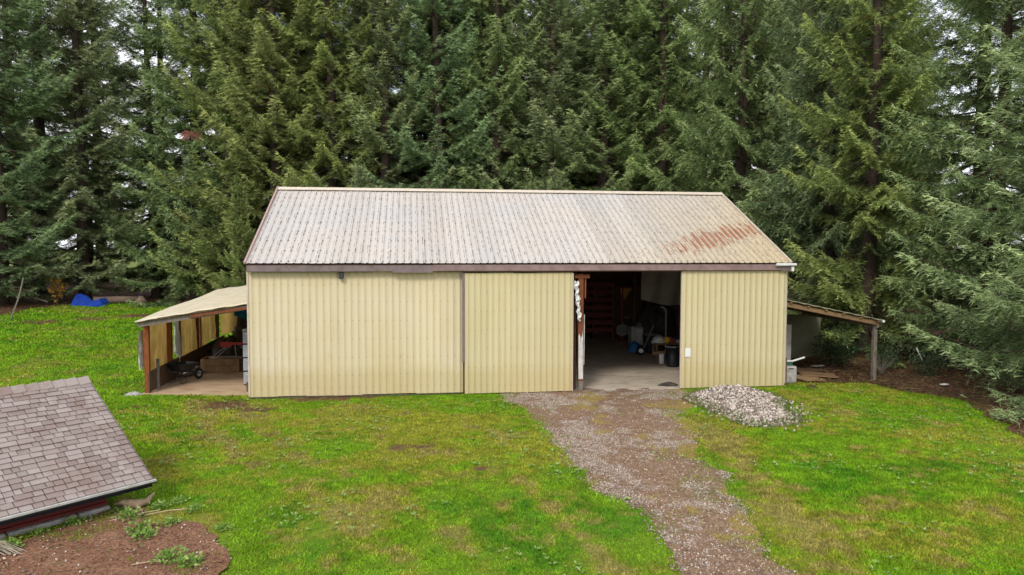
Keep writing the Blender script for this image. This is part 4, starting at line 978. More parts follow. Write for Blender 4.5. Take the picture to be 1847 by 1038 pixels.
# ------------------------------------------------------------------ conifers
def conifer(seed, H, z0, Rm, nb, dens=1., hang=.3, bare=0., upsweep=.3, tw=1.):
    g = np.random.default_rng(seed)
    bases, dirs, lens, wids, att = [], [], [], [], []
    limb = MB(); dead = MB()
    tr_r = .011*H+.04
    pts = [(float(.06*g.normal()), float(.06*g.normal()), H*t) for t in (0, .02, .1, .25, .45, .65, .85, 1)]
    pts[0] = (0, 0, -.3); rad = [tr_r*1.35, tr_r*1.08, tr_r, tr_r*.86, tr_r*.66, tr_r*.44, tr_r*.2, .02]
    limb.tube(pts, rad, 10)
    nw = max(8, int(nb/6)); wz = (np.arange(nw)+.5)/nw+g.normal(size=nw)*.25/nw
    ts = np.clip(np.repeat(wz, 6)+g.normal(size=nw*6)*.12/nw, 0.002, .998)
    az = 0.
    for t in ts:
        az += 1.0472+g.normal()*.22+(.45 if g.random() < .17 else 0)
        z = z0+(H-z0)*t
        prof = (1-t)**.72*(.75+.25*min(1, t/.12))+.05
        L = Rm*prof*g.uniform(.5, 1.2)
        if g.random() < .26: L *= g.uniform(.25, .5)
        bv = g.random(); e0 = R(-16+52*t+g.normal()*9); dr = .30+.22*g.random(); upc = upsweep+.2*g.random()
        ca, sa = math.cos(az), math.sin(az); Rv = np.array((ca, sa, 0)); Sv = np.array((-sa, ca, 0)); Uv = np.array((0, 0, 1.))
        def axis(s):
            s = np.asarray(s, float)
            return np.outer(s*L*math.cos(e0), Rv)+np.outer(L*(math.sin(e0)*s-dr*s*(1-.15*s)+upc*s**2.2), Uv)+np.array((0, 0, z))+np.outer(.10*L*np.sin(s*3+az)*s, Sv)
        a6 = axis([0, .3, .6, 1.]); limb.tube([tuple(q) for q in a6], [.012+.011*L, .009+.008*L, .006+.004*L, .004], 3, False)
        in0 = min(.42, .55/L+.10)*g.uniform(.7, 1.2) if L > 1 else .12
        nl = int(max(5, (1-in0)*L/.135)*dens); sl = np.linspace(in0, .985, nl)+g.normal(size=nl)*.008
        if bare: sl = sl[sl > bare*g.uniform(.5, 1)]
        nl = len(sl)
        for sd_ in (-1, 1):
            P0 = axis(sl)
            rel = np.clip((sl-in0)/(1-in0), 0, 1); ll = (min(1.25, .30*L+.12)*(1-rel)**.8*np.minimum(1, .55+rel*3)+.15)*g.uniform(.65, 1.2, nl)
            fw_ = R(52)+g.normal(size=nl)*.18
            lat = Rv[None]*np.cos(fw_)[:, None]+Sv[None]*(sd_*np.sin(fw_))[:, None]
            dp = hang*(.5+g.random(nl))
            lv = g.random(nl); nt_ = np.maximum(6, (ll/.025).astype(int))
            idx = np.repeat(np.arange(nl), nt_); k = np.concatenate([np.arange(c) for c in nt_])
            q = (k+g.random(len(k))*.8)/nt_[idx]
            B = P0[idx]+lat[idx]*(ll[idx]*q)[:, None]; B[:, 2] += -dp[idx]*ll[idx]*q**1.6*1.1+.03*g.normal(size=len(k))
            s2 = np.where(g.random(len(k)) < .5, -1, 1)
            lp_ = np.stack([-lat[idx, 1], lat[idx, 0], np.zeros(len(k))], 1)
            D = lat[idx]*g.uniform(.2, .9, len(k))[:, None]+lp_*(s2*g.uniform(.25, .9, len(k)))[:, None]+g.normal(size=(len(k), 3))*.22
            D[:, 2] += -dp[idx]*.8*q+.30*(1-hang)+g.normal(size=len(k))*.22
            D = unit(D)
            ln = g.uniform(.15, .30, len(k))*(.8+.25*q)*tw
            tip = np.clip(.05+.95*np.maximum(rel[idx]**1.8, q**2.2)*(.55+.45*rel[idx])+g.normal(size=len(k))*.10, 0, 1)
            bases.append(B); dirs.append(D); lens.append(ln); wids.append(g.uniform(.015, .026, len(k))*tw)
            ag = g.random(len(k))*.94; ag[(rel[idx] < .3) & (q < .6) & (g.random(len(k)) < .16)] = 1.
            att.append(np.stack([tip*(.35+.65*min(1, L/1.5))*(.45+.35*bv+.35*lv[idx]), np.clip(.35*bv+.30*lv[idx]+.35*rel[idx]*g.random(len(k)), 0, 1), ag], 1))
        # leading shoots at the tip
        nn_ = 22; s = g.uniform(.86, 1., nn_); B = axis(s); D = unit(Rv[None]*.9+Sv[None]*g.normal(size=(nn_, 1))*.4+Uv[None]*g.uniform(.0, .5, (nn_, 1)))
        bases.append(B); dirs.append(D); lens.append(g.uniform(.15, .3, nn_)*tw); wids.append(g.uniform(.014, .024, nn_)*tw); att.append(np.stack([g.uniform(.6, 1, nn_), g.random(nn_), g.random(nn_)*.9], 1))
    # bare dead branches below the live crown
    nd = int(z0*5)
    for _ in range(nd):
        z = g.uniform(1.0, z0+1.5); a = g.uniform(0, 6.28); L = g.uniform(.7, 2.3)
        d0 = np.array((math.cos(a), math.sin(a), g.uniform(-.35, .15))); p0 = np.array((0, 0, z)); p1 = p0+d0*L*.55; p2 = p0+d0*L+np.array((0, 0, -.25*L))
        dead.tube([tuple(p0), tuple(p1), tuple(p2)], [.022, .014, .005], 3, False)
        for _k in range(5):
            b = p0+(p1-p0)*g.uniform(.4, 1)+(p2-p1)*g.uniform(0, .9); e = b+np.array((g.normal()*.3, g.normal()*.3, -g.uniform(.1, .55)))
            dead.tube([tuple(b), tuple(e)], [.007, .003], 3, False)
    B = np.concatenate(bases); D = np.concatenate(dirs); ln = np.concatenate(lens); wd = np.concatenate(wids); A = np.concatenate(att)
    flat = np.array((0, 0, 1.))[None]*.5+g.normal(size=(len(B), 3))*.8
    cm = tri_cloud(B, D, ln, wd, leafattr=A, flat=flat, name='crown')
    tm = limb.mesh('trunk', True); dm = dead.mesh('dead_branches') if nd else None
    return tm, cm, dm
KIND = {
 'a': conifer(101, 33, 1.2, 5.4, 270, 1.0, .25, 0, .52),
 'b': conifer(102, 36, 1.6, 5.8, 282, 1.0, .45, 0, .42),
 'c': conifer(103, 30, .9, 5.0, 258, 1.0, .15, 0, .62),
 'd': conifer(104, 34, 4.0, 5.0, 210, .9, .40, 0, .36),
 'e': conifer(105, 34, 9.0, 4.2, 140, .9, .35, 0, .30),
 'n': conifer(106, 24, .5, 5.2, 240, 1.15, .40, 0, .38, .80),
 'm': conifer(107, 28, 1.6, 5.6, 246, 1.1, .60, 0, .32, .85),
}
tree_n = [0]
def tree(kind, x, y, s=1., rz=None, tint=(1, 1, 1), label='', group=None):
    tm, cm, dm = KIND[kind]; r = random.Random(tree_n[0]*31+5); tree_n[0] += 1
    e = thing('spruce_tree', label, 'tree', (x, y, float(hgt(x, y))), r.uniform(0, 6.28) if rz is None else rz, group)
    e.scale = (s*r.uniform(.93, 1.07), s*r.uniform(.93, 1.07), s*r.uniform(.94, 1.06)); e.rotation_euler[0] = r.gauss(0, .012); e.rotation_euler[1] = r.gauss(0, .012)
    link('trunk', tm, 'bark', e)
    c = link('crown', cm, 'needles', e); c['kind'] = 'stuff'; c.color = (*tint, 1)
    if dm is not None: link('dead_branches', dm, 'deadwood', e)
    return e
rt_ = random.Random(42)
YEL, BLU, GRN, DRK = (1.06, 1.08, .76), (1.0, 1.05, 1.12), (.98, 1.04, .92), (.80, .88, .80)
ORD = ['first', 'second', 'third', 'fourth', 'fifth', 'sixth', 'seventh', 'eighth', 'ninth', 'tenth', 'eleventh', 'twelfth', 'thirteenth', 'fourteenth', 'fifteenth', 'sixteenth']
front = [(-34.5, 29.5, 'b', 1.0, BLU), (-30.6, 27.6, 'c', 1.05, BLU), (-26.8, 30.8, 'a', .95, BLU), (-22.6, 33.0, 'a', .95, GRN), (-19.3, 30.5, 'b', .98, GRN),
         (-15.9, 27.8, 'c', 1.05, YEL), (-12.7, 25.6, 'a', 1.0, YEL), (-9.2, 25.6, 'b', .95, YEL), (-5.7, 24.8, 'c', 1.0, BLU), (-2.0, 24.6, 'a', .98, BLU), (1.7, 24.9, 'b', 1.0, GRN), (5.2, 24.2, 'c', 1.05, BLU), (8.8, 24.0, 'a', 1.0, GRN), (12.4, 22.8, 'b', 1.0, GRN)]
for i, (x, y, k, s, tint) in enumerate(front):
    jt = tuple(c*rt_.uniform(.93, 1.07) for c in tint)
    col = 'bluish green' if tint == BLU else 'yellowish green' if tint == YEL else 'mid green'
    tree(k, x, y, s, None, jt, f'{col} spruce, {ORD[i]} from the left in the front row of the tree line', 'front row of spruces behind the barn')
right = [(15.2, 17.2, 'm', 1.05, GRN, 'dark spruce with hanging boughs just behind the right lean-to'), (17.8, 11.4, 'm', 1.0, BLU, 'tall spruce with a clear lower trunk right of the small lean-to'),
         (16.6, 6.6, 'b', .8, YEL, 'spruce with bright yellow-green low boughs beside the right lean-to'), (19.2, 2.2, 'm', .95, GRN, 'broad spruce with drooping boughs right of the lean-to post'),
         (16.8, -4.7, 'n', 1.0, BLU, 'nearest spruce at the right edge with boughs sweeping the lawn'), (21.6, -1.2, 'n', 1.05, GRN, 'tall spruce cut off by the right edge behind the nearest one'), (22.3, 6.8, 'a', 1.0, GRN, 'spruce at the right edge standing behind the drooping one'),
         (20.8, 14.6, 'b', 1.0, DRK, 'dark spruce at the back of the right-hand corner')]
for x, y, k, s, tint, lab in right: tree(k, x, y, s, None, tuple(c*rt_.uniform(.95, 1.05) for c in tint), lab, 'spruces at the right of the barn')
rear = []
for row, (yy, n, x0, x1) in enumerate(((30.5, 15, -16, 32), (35, 18, -33, 38), (39.5, 18, -42, 42), (44, 16, -46, 46), (48.5, 18, -52, 52))):
    for i in range(n):
        x = x0+(x1-x0)*(i+.5)/n+rt_.uniform(-.9, .9); y = yy+rt_.uniform(-1.2, 1.2)
        if row < 1 and x > 16: y -= 6
        if -30 < x < -20 and row > 0 and rt_.random() < .5: continue      # thinner stand at the left, sky shows through
        k = rt_.choice('dde') if row else rt_.choice('dda')
        rear.append((x, y, k, rt_.uniform(.92, 1.1)))
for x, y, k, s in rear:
    tree(k, x, y, s, None, tuple(c*rt_.uniform(.82, .95) for c in (1, 1, .95)), 'dark bare-stemmed conifer deep in the stand behind the front row', 'conifers deep in the stand')  # crown tint darkened: paints in the shade deep in the stand
# small young spruces whose leaders stand in front of the row
for x, y, s, tint, lab in ((-6.9, 21.0, .33, BLU, 'young silvery spruce close behind the left half of the barn roof'), (-14.2, 21.5, .30, YEL, 'young yellow-green spruce left of the barn roof'), (3.3, 20.5, .30, GRN, 'young spruce behind the middle of the barn roof')):
    tree('c', x, y, s, None, tint, lab, 'young spruces behind the barn')

# ------------------------------------------------------------------ broadleaf things: shrubs, weeds, autumn trees
def leafball(seed, r, h, n, ll, lw, up=.3):
    g = np.random.default_rng(seed); d = unit(g.normal(size=(n, 3))); k = g.random(n)**.45
    B = d*k[:, None]*np.array((r, r, h/2)); B[:, 2] += h/2; B *= (1+.35*np.sin(d[:, :1]*5+seed)*np.cos(d[:, 1:2]*4))
    B[:, 2] = np.maximum(B[:, 2], .02)
    D = unit(d+g.normal(size=(n, 3))*.7+np.array((0, 0, up)))
    A = np.stack([k*g.random(n), g.random(n), g.random(n)*.95], 1)
    return leaf_cloud(B, D, g.uniform(.7, 1.3, n)*ll, g.uniform(.7, 1.3, n)*lw, A, np.array((0, 0, 1.))[None]+g.normal(size=(n, 3))*.8, 'leaves')
def stems(seed, n, h, r, sp_=.5):
    g = random.Random(seed); m = MB()
    for _ in range(n):
        a = g.uniform(0, 6.28); L = g.uniform(.5, 1)*h; m.tube([(0, 0, 0), (sp_*L*.4*math.cos(a), sp_*L*.4*math.sin(a), L*.5), (sp_*L*math.cos(a), sp_*L*math.sin(a), L)], [r, r*.7, r*.3], 4, False)
    return m
lb = [leafball(50+i, .8, 1.3, 900, .13, .03) for i in range(3)]
sm_ = stems(4, 14, 1.1, .014).mesh('stems')
shr = [(13.6, 4.2, .95, 'leafy dark shrub right behind the right lean-to post'), (14.8, 2.6, .8, 'shrub right of the lean-to post at the litter edge'), (15.6, 1.2, .75, 'low shrub beside the white stake under the spruces'), (12.9, 7.4, 1.1, 'dark shrub behind the right lean-to'), (14.9, 5.6, 1.1, 'tall shrub deep under the right spruces'), (11.2, 6.6, 1., 'dark shrub growing behind the mossy sheet')]
for i, (x, y, s, lab) in enumerate(shr):
    e = thing('shrub', lab, 'shrub', (x, y, float(hgt(x, y))), i*1.3, 'undergrowth by the right lean-to'); e.scale = (s, s, s)
    l = link('leaves', lb[i % 3], 'leaf_dark', e); l['kind'] = 'stuff'; link('stems', sm_, 'deadwood', e)
db = thing('dead_bush', 'bare grey twiggy bush right of the lean-to post', 'bush', (13.9, 1.5, 0)); stems(8, 90, .85, .005, .75).build('twigs', 'wood_grey', db)
tag(MB().tube([(15.75, 1.3, .05), (15.35, 1.5, 1.05)], .025, 6).build('white_stake', 'white', None), 'thin white stake leaning under the right spruces', 'stake')
tag(MB().box((14.55, -1.05, .13), (.28, .16, .02), R(20)).build('white_scrap', 'white', None), 'white scrap of board on the litter at right', 'scrap')
# autumn trees beyond the stand
al = leafball(70, 3.2, 6.5, 7000, .32, .11); at_ = MB().tube([(0, 0, -.2), (.1, 0, 3), (0, .1, 7)], [.22, .15, .05], 8)
for k in range(9): at_.tube([(0, 0, 2.2+k*.4), (1.6*math.cos(k*2.4), 1.6*math.sin(k*2.4), 3.8+k*.45)], [.06, .02], 4, False)
at_ = at_.mesh('trunk')
for i, (x, y, lab) in enumerate(((-27, 60, 'orange autumn tree far behind the stand at left'), (-12, 64, 'orange autumn tree far behind the stand left of the barn'), (10, 62, 'orange autumn tree far behind the barn ridge'), (27, 60, 'orange autumn tree far behind the stand at right'))):
    e = thing('autumn_tree', lab, 'tree', (x, y, 1.1), i, 'autumn trees beyond the stand'); link('trunk', at_, 'bark', e); c = link('crown', al, 'leaf_autumn', e, (0, 0, 2.2)); c['kind'] = 'stuff'
sa = thing('orange_sapling', 'small orange-leaved sapling under the left conifers', 'sapling', (-27.3, 27.9, float(hgt(-27.3, 27.9)))); link('leaves', leafball(77, .42, 1.5, 160, .2, .07), 'leaf_autumn', sa, (0, 0, .35))['kind'] = 'stuff'; stems(6, 5, 1.3, .012, .3).build('stems', 'deadwood', sa)
# dead reddish bough caught in the trees
dbm = MB(); g_ = random.Random(9)
for _ in range(90):
    a = g_.uniform(0, 6.28); b = g_.uniform(-1., .5); dbm.tube([(0, 0, 0), (.35*math.cos(a), .1*math.sin(a), .25*b+.1), (.62*math.cos(a), .3*math.sin(a), .35*b-.12)], [.02, .014, .006], 3, False)
tag(dbm.build('dead_bough', plain('rusty_dead_needles', (.26, .11, .08), .9, .3, 4, 0), None, loc=(-17.6, 24.4, 11.9)), 'dead reddish bough caught in the left tree line', 'bough')

# ------------------------------------------------------------------ left forest edge things
def bl(u, v):
    x = -26.2+2.0*u; y = 27.1+.9*v+.2*math.sin(u*7); hh = .62*math.sin(min(1, v*1.15)*math.pi*.55)*(.85+.35*math.sin(u*6+1))*min(1, 8*min(u, 1-u)+.15)
    return (x+.12*math.sin(v*9), y, float(hgt(x, y))+.04+max(0, hh+.18*(float(fbm(u*7, v*7, 9, 3))-.5)))
tag(MB().grid(bl, 30, 18).build('blue_tarp', 'tarp_blue', None), 'crumpled bright blue tarp at the left edge of the conifers', 'tarp')
h0 = float(hgt(-24, 29))
tag(MB().tube([(-25.3, 28.5, h0+.30), (-23.9, 29.0, h0+.30), (-22.7, 29.4, h0+.28)], [.27, .26, .24], 12).build('log', 'bark_log', None, True), 'brown log lying right of the blue tarp', 'log')
lump('stump', (-22.55, 29.2, h0-.03), (.42, .36, .55), 55, 'bark_log', 'mossy grey stump at the right end of the log', 'stump', 8)
h0 = float(hgt(-26.4, 20.6)); tag(MB().tube([(-26.5, 20.5, h0-.1), (-26.2, 20.9, h0+1.2), (-26.05, 21.2, h0+2.35)], [.05, .045, .04], 7).build('leaning_pole', 'wood_grey', None), 'thin grey pole standing at the far left of the lawn', 'pole')
h0 = float(hgt(-28, 28)); tag(MB().tube([(-31.2, 28.2, h0+1.25), (-29.4, 27.9, h0+.75), (-27.7, 27.5, h0+.25)], [.03, .045, .05], 6).build('fallen_branch', 'wood_grey', None), 'long fallen branch slanting down left of the blue tarp', 'branch')

# ------------------------------------------------------------------ gravel heap
_t = (1+5**.5)/2
ICO_V = unit(np.array([(-1, _t, 0), (1, _t, 0), (-1, -_t, 0), (1, -_t, 0), (0, -1, _t), (0, 1, _t), (0, -1, -_t), (0, 1, -_t), (_t, 0, -1), (_t, 0, 1), (-_t, 0, -1), (-_t, 0, 1)], float))
ICO_F = np.array([(0, 11, 5), (0, 5, 1), (0, 1, 7), (0, 7, 10), (0, 10, 11), (1, 5, 9), (5, 11, 4), (11, 10, 2), (10, 7, 6), (7, 1, 8), (3, 9, 4), (3, 4, 2), (3, 2, 6), (3, 6, 8), (3, 8, 9), (4, 9, 5), (2, 4, 11), (6, 2, 10), (8, 6, 7), (9, 8, 1)])
OCT_V = np.array([(1, 0, 0), (-1, 0, 0), (0, 1, 0), (0, -1, 0), (0, 0, 1), (0, 0, -1)], float); OCT_F = np.array([(0, 2, 4), (2, 1, 4), (1, 3, 4), (3, 0, 4), (2, 0, 5), (1, 2, 5), (3, 1, 5), (0, 3, 5)])
def pebbles(name, P, size, V0, F0, red):
    n = len(P); k = len(V0)
    q = rg.normal(size=(n, 4)); q /= np.linalg.norm(q, axis=1)[:, None]; w_, x, y, z = q.T
    Rm = np.stack([1-2*(y*y+z*z), 2*(x*y-z*w_), 2*(x*z+y*w_), 2*(x*y+z*w_), 1-2*(x*x+z*z), 2*(y*z-x*w_), 2*(x*z-y*w_), 2*(y*z+x*w_), 1-2*(x*x+y*y)], 1).reshape(n, 3, 3)
    sc3 = size[:, None]*rg.uniform(.6, 1.25, (n, 3))
    V = np.einsum('nij,nkj->nki', Rm, V0[None]*sc3[:, None]*rg.uniform(.8, 1.15, (n, k, 1)))+P[:, None]
    Fc = (F0[None]+(np.arange(n)*k)[:, None, None]).reshape(-1, 3)
    la = np.repeat(np.stack([red, rg.random(n), rg.random(n)], 1)[:, None], k, 1).reshape(-1, 3)
    return np_mesh(name, V.reshape(-1, 3), Fc, leaf=la)
def pile_h(x, y):
    dx, dy = (x-PILE[0])*1.02, (y-PILE[1])*1.0
    a = np.exp(-((dx-.35)/1.15)**2-((dy-.75)/1.05)**2)*.92+.74*np.exp(-((dx+.1)/1.0)**2-((dy+1.45)/1.15)**2)+.40*np.exp(-((dx+.75)/.7)**2-((dy-.4)/1.1)**2)+.25*np.exp(-((dx+.55)/.5)**2-((dy+2.3)/.6)**2)
    return np.maximum(0, a*.46-.07+.26*np.minimum(1, a*1.6)*(fbm(x*1.8, y*1.8, 14, 4)-.5))
gp = thing('gravel_heap', 'heap of grey gravel on the grass in front of the right-hand door', 'heap', (0, 0, 0))
pg = np.meshgrid(np.linspace(3.6, 9.0, 50), np.linspace(-6.4, .1, 60)); ph = pile_h(*pg)
hm = MB(); idx = {}
for j in range(59):
    for i in range(49):
        if max(ph[j, i], ph[j+1, i], ph[j, i+1], ph[j+1, i+1]) > .01:
            hm.add([(pg[0][b, a], pg[1][b, a], ph[b, a]-.03) for b, a in ((j, i), (j, i+1), (j+1, i+1), (j+1, i))], [(0, 1, 2, 3)])
hm.build('core', 'gravel', gp)
PX = rg.uniform(3.6, 9.0, 60000); PY = rg.uniform(-6.4, .1, 60000); hh = pile_h(PX, PY); k = (hh > .02) & (rg.random(60000) < .25+.75*np.clip(hh/.15, 0, 1)); PX, PY, hh = PX[k][:9500], PY[k][:9500], hh[k][:9500]
o = link('stones', pebbles('stones', np.stack([PX, PY, hh+rg.uniform(-.02, .03, len(PX))], 1), rg.uniform(.4, 1., len(PX))**1.5*.055, ICO_V, ICO_F, (rg.random(len(PX)) < .04)*.6), 'stones', gp); o['kind'] = 'stuff'
a_ = rg.random(420)*6.283; r_ = .85+np.abs(rg.normal(size=420))*.22; sx_ = PILE[0]+.1+np.cos(a_)*r_*1.35; sy_ = PILE[1]-.4+np.sin(a_)*r_*2.0; k = (pile_h(sx_, sy_) < .03) & (sy_ < -.25); sx_, sy_ = sx_[k], sy_[k]
o = link('strays', pebbles('strays', np.stack([sx_, sy_, np.full(len(sx_), .03)], 1), rg.uniform(.018, .045, len(sx_)), ICO_V, ICO_F, sx_*0), 'stones', gp); o['kind'] = 'stuff'
# loose pebbles on the drive
n = 50000; y = -rg.random(n)**.85*16.5+.25; e0, e1 = drive_edges(y); x = e0+(e1-e0)*(rg.random(n)*1.16-.08)
so_, mo_ = drive_mask(x, y); ou = np.maximum(e0-x, x-e1); k = rg.random(n) < (1-.84*so_)*(1-.7*mo_)*np.where(ou > -.1, np.exp(-(ou+.1)/.16)*.8, 1.); x, y = x[k], y[k]; k = pile_h(x, y) < .03; x, y = x[k], y[k]; k = ~((y > -.13) & (x > -9) & (x < 9)) ; x, y = x[k], y[k]
tag(link('loose_gravel', pebbles('loose_gravel', np.stack([x, y, hgt(x, y)+.028], 1), rg.uniform(.010, .024, len(x)), OCT_V, OCT_F, np.where(rg.random(len(x)) < .3, .7, .22)), 'stones'), 'loose pebbles spread over the driveway', 'gravel', None, 'stuff')
# pale chips on the red soil
n = 420; x = rg.uniform(-11.5, -6.6, n*4); y = rg.uniform(-14.5, -9.9, n*4); k = in_poly(x, y, SOIL); x, y = x[k][:n], y[k][:n]
tag(link('stone_chips', pebbles('stone_chips', np.stack([x, y, hgt(x, y)+.055], 1), rg.uniform(.01, .032, len(x)), OCT_V, OCT_F, (rg.random(len(x)) < .4)*.8), 'stones'), 'pale stone chips scattered over the red soil', 'stones', None, 'stuff')

# ------------------------------------------------------------------ grass blades
def lawn_ok(x, y):
    e0, e1 = drive_edges(y)
    j = np.abs(rg.normal(size=np.shape(x)))*(.10+.45*sm((fbm(x*1.4, y*1.4, 97, 3)-.42)/.25))-.03; ok = ~((x > e0+j) & (x < e1-j*1.7) & (y < .4))
    ok &= ~((x > -BW-.05) & (x < BW+.1) & (y > -.16))
    ok &= ~((x > LX-.1) & (x < -9) & (y > .58) & (y < LY1+.2))
    ok &= ~in_poly(x+rg.normal(size=np.shape(x))*.26, y+rg.normal(size=np.shape(x))*.26, SOIL)
    ok &= ~in_poly(x+rg.normal(size=np.shape(x))*.22, y+rg.normal(size=np.shape(x))*.22, FORL)
    a = (x-SE.x)*SD.x+(y-SE.y)*SD.y; b = (x-SE.x)*SN.x+(y-SE.y)*SN.y
    ok &= ~((a < -.6) & (b < -.5))
    ok &= pile_h(x, y) < .05
    return ok
def blades(n, x0, x1, y0, y1, hl, wl, densfn=None, extra=None):
    x = rg.uniform(x0, x1, n); y = rg.uniform(y0, y1, n); k = lawn_ok(x, y); x, y = x[k], y[k]
    c, bare, yel = lawn_col(x, y); dn = fbm(x*2.2, y*2.2, 61, 3)
    k = rg.random(len(x)) < (1-.93*bare)*(.7+.5*sm((dn-.3)/.4)); x, y, c, yel, dn = x[k], y[k], c[k], yel[k], dn[k]
    m = len(x); v = (rg.uniform(.5, 1.5, m)*(.45+1.1*fbm(x*5, y*5, 63, 4)))[:, None]; c = c*v+rg.normal(size=(m, 1))*.012*np.array((1.2, 1, .2)); c = np.clip(c, .004, 1)
    D = unit(np.stack([rg.normal(size=m)*.65, rg.normal(size=m)*.65, np.ones(m)*.75], 1))
    return np.stack([x, y, hgt(x, y)], 1), D, rg.uniform(.6, 1.3, m)*hl*(.55+1.0*dn), rg.uniform(.7, 1.4, m)*wl*1.15, c
parts = [blades(520000, -13, 9, -16.5, .6, .060, .0072), blades(230000, 3, 14.5, -16.5, 1.2, .062, .0085), blades(120000, -30, -9, -6, 12, .085, .017), blades(110000, -33, -10, 8, 32, .12, .030)]
B, D, ln, wd, cc = [np.concatenate([p[i] for p in parts]) for i in range(5)]
# grass and moss tufts growing in the drive
n = 9000; x = rg.uniform(-1, 6, n); y = rg.uniform(-15, -.2, n); q = fbm(x*.9+4, y*.9, 33, 4); k = (q > .66) | (np.hypot(x-3.5, (y+1.3)*1.2) < .7*rg.random(n)**.5) | (np.hypot(x-4.1, (y+2.2)) < .4) | (np.hypot(x-1.6, y+3.4) < .25) | (np.hypot(x-1.8, y+7.2) < .25); k &= lawn_ok(x, y) == False; k &= pile_h(x, y) < .05; x, y = x[k], y[k]; m = len(x)
B = np.concatenate([B, np.stack([x, y, np.full(m, .02)], 1)]); D = np.concatenate([D, unit(np.stack([rg.normal(size=m)*.7, rg.normal(size=m)*.7, np.ones(m)*.6], 1))]); ln = np.concatenate([ln, rg.uniform(.03, .08, m)]); wd = np.concatenate([wd, rg.uniform(.006, .012, m)])
cc = np.concatenate([cc, np.where(rg.random((m, 1)) < .6, G_YEL*.9, G_MID)*rg.uniform(.6, 1.2, (m, 1))])
n = 30000; x = rg.uniform(-12, -6.4, n); y = rg.uniform(-14.6, -9.7, n); q = fbm(x*1.5+7, y*1.5, 35, 4); k = in_poly(x, y, SOIL) & (q > .60+.06*rg.random(n)); x, y = x[k], y[k]; m = len(x)
B = np.concatenate([B, np.stack([x, y, hgt(x, y)+.03], 1)]); D = np.concatenate([D, unit(np.stack([rg.normal(size=m)*.7, rg.normal(size=m)*.7, np.ones(m)*.6], 1))]); ln = np.concatenate([ln, rg.uniform(.03, .09, m)]); wd = np.concatenate([wd, rg.uniform(.005, .011, m)])
cc = np.concatenate([cc, np.where(rg.random((m, 1)) < .4, G_YEL*.9, G_MID*.9)*rg.uniform(.5, 1.2, (m, 1))])
# rough grass along the foot of the gravel heap
n = 30000; x = rg.uniform(4, 9.2, n); y = rg.uniform(-6.6, .0, n); h_ = pile_h(x, y); k = (h_ > .0) & (h_ < .10) & (rg.random(n) < .8) | ((h_ >= .1) & (h_ < .6) & (fbm(x*1.6, y*1.6, 44, 3) > .62) & (rg.random(n) < .5)); x, y, h_ = x[k], y[k], h_[k]; m = len(x)
B = np.concatenate([B, np.stack([x, y, h_], 1)]); D = np.concatenate([D, unit(np.stack([rg.normal(size=m)*.5, rg.normal(size=m)*.5, np.ones(m)*.9], 1))]); ln = np.concatenate([ln, rg.uniform(.08, .2, m)]); wd = np.concatenate([wd, rg.uniform(.006, .010, m)])
cc = np.concatenate([cc, np.where(rg.random((m, 1)) < .75, np.array((.12, .20, .04)), G_DRY*.8)*rg.uniform(.6, 1.3, (m, 1))])
tag(link('grass', tri_cloud(B, D, ln, wd, lawnattr=cc, name='grass'), 'grass'), 'short green and yellowing grass blades of the lawn', 'grass', None, 'stuff')

# broad-leaved lawn weeds, pale rosettes
n = 1900; x = rg.uniform(-13, 14, n*3); y = rg.uniform(-15.5, .3, n*3); q = fbm(x*.55, y*.55, 81, 3); k = lawn_ok(x, y) & (q > .50+.1*rg.random(n*3)); x, y = x[k][:n], y[k][:n]
nl = 7; m = len(x); a = rg.random((m, nl))*6.28; sz = rg.uniform(.03, .095, (m, 1))
B = np.repeat(np.stack([x, y, hgt(x, y)+.035], 1)[:, None], nl, 1).reshape(-1, 3)
D = unit(np.stack([np.cos(a), np.sin(a), rg.uniform(.05, .7, (m, nl))], 2).reshape(-1, 3)); A = np.stack([rg.random(m*nl)**.7, rg.random(m*nl), rg.random(m*nl)*.9], 1)
B = B+D*.0
me = leaf_cloud(B, D, np.repeat(sz, nl, 1).reshape(-1), np.repeat(sz*.2, nl, 1).reshape(-1), A, np.tile((0, 0, 1.), (m*nl, 1)), 'lawn_weeds')
tag(link('lawn_weeds', me, 'leaf_green'), 'pale broad-leaved weeds dotted through the lawn', 'weeds', None, 'stuff')
# leafy weeds round the soil bed
lw = [leafball(90+i, .26, .20, 150, .09, .030, .4) for i in range(3)]
spots = [(-9.25, -10.25, 'below the root wood'), (-8.95, -10.55, 'in front of the root wood'), (-8.6, -10.05, 'right of the root wood'), (-8.35, -9.75, 'at the lawn edge right of the shed'), (-8.55, -11.2, 'in the middle of the soil bed'), (-8.4, -11.45, 'nearest the middle of the red soil'), (-7.95, -10.2, 'beside the small soil patch'), (-7.7, -12.45, 'at the bottom of the soil bed'), (-7.35, -12.6, 'at the bottom right of the soil bed'), (-9.8, -10.75, 'along the shed footing'), (-10.15, -11.2, 'near the left end of the shed footing'), (-10.35, -11.75, 'at the far left of the soil bed'), (-8.15, -10.9, 'on the lawn side of the soil'), (-7.2, -11.2, 'on the right lawn edge of the soil bed')]
for i, (x, y, lab) in enumerate(spots):
    e = thing('leafy_weed', 'low leafy green weed '+lab, 'weed', (x, y, float(hgt(x, y))+.02), i*.9, 'weeds round the soil bed'); s = .5+.45*((i*37) % 10)/10; e.scale = (s, s, s*.8)
    link('leaves', lw[i % 3], 'leaf_green', e)['kind'] = 'stuff'
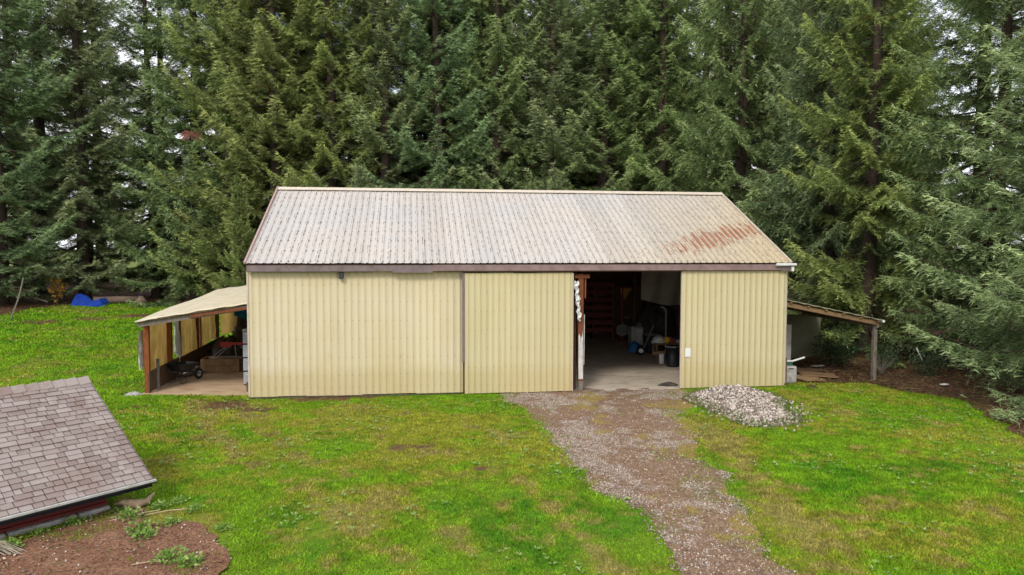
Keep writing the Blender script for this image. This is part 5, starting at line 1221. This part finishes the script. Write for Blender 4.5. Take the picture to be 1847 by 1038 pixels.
# root wood by the shed corner
rw_ = thing('root_wood', 'bleached piece of root wood by the shed corner', 'root', (-9.05, -10.0, .02), R(25)); rw_.scale = (.8, .8, .75)
MB().tube([(-.42, .1, .2), (-.25, .02, .26), (.0, -.02, .16), (.25, .05, .16), (.42, .15, .32)], [.03, .07, .12, .08, .02], 9).build('trunk', 'driftwood', rw_, True)
MB().tube([(0, 0, .18), (.05, -.22, .1), (.2, -.4, .03)], [.05, .03, .012], 6).build('root', 'driftwood', rw_, True)
MB().tube([(-.2, .03, .24), (-.22, -.06, .1), (-.3, -.12, .0)], [.05, .035, .02], 6).build('root', 'driftwood', rw_, True)
for i, (x, y, a, L) in enumerate(((-8.75, -10.45, 20, .8), (-9.3, -10.7, 35, .9), (-8.2, -12.6, 10, .5))):
    tag(MB().tube([(x, y, .08), (x+L*math.cos(R(a))*.5, y+L*math.sin(R(a))*.5, .10), (x+L*math.cos(R(a)), y+L*math.sin(R(a)), .07)], .010, 5).build('stick', 'driftwood', None), ('dry stick below the root wood', 'dry stick lying along the shed footing', 'dry stick at the bottom of the soil bed')[i], 'stick')
bd = MB(); g_ = random.Random(4)
for _ in range(45):
    a = g_.uniform(.2, 1.2); x0 = g_.uniform(-.1, .1); bd.tube([(x0, 0, .03), (x0+.25*math.cos(a)+g_.uniform(-.1, .1), .25*math.sin(a), .2+g_.uniform(-.05, .1)), (x0+.5*math.cos(a)+g_.uniform(-.1, .1), .5*math.sin(a), .06)], .006, 3, False)
tag(bd.build('straw_bundle', plain('dry_straw', (.42, .36, .28), .9, .2, 8, 0), None, loc=(-10.6, -12.15, .05)), 'bundle of pale dry stalks at the left edge below the shed', 'straw')

# twigs, cones and leaves on the litter
n = 26000; x = np.concatenate([rg.uniform(9, 18, n), rg.uniform(-34, -18, n//2)]); y = np.concatenate([rg.uniform(-10, 9, n), rg.uniform(18, 34, n//2)]); k = in_poly(x, y, FORL); x, y = x[k], y[k]; m = len(x)
D = unit(np.stack([rg.normal(size=m), rg.normal(size=m), np.abs(rg.normal(size=m))*.25], 1)); pal = np.array([(.10, .05, .03), (.17, .09, .05), (.28, .18, .10), (.06, .035, .025), (.16, .17, .05)])
c = pal[rg.integers(0, 5, m)]*rg.uniform(.6, 1.3, (m, 1))
tag(link('needle_litter', tri_cloud(np.stack([x, y, hgt(x, y)+.045], 1), D, rg.uniform(.05, .28, m), rg.uniform(.006, .02, m), lawnattr=c, name='needle_litter'), 'grass'), 'twigs and fallen needles under the conifers', 'litter', None, 'stuff')
# leaf and straw crumbs on the red soil
n = 5200; x = rg.uniform(-12, -6.4, n); y = rg.uniform(-14.6, -9.7, n); k = in_poly(x, y, SOIL); x, y = x[k], y[k]; m = len(x)
D = unit(np.stack([rg.normal(size=m), rg.normal(size=m), np.abs(rg.normal(size=m))*.3], 1)); pal = np.array([(.30, .17, .10), (.42, .30, .19), (.16, .07, .04), (.15, .21, .05), (.12, .06, .04)])
c = pal[rg.choice(5, m, p=[.3, .2, .25, .13, .12])]*rg.uniform(.6, 1.3, (m, 1))
tag(link('soil_litter', tri_cloud(np.stack([x, y, hgt(x, y)+.05], 1), D, rg.uniform(.02, .10, m), rg.uniform(.004, .014, m), lawnattr=c, name='soil_litter'), 'grass'), 'dry leaf crumbs and stalks on the red soil', 'litter', None, 'stuff')
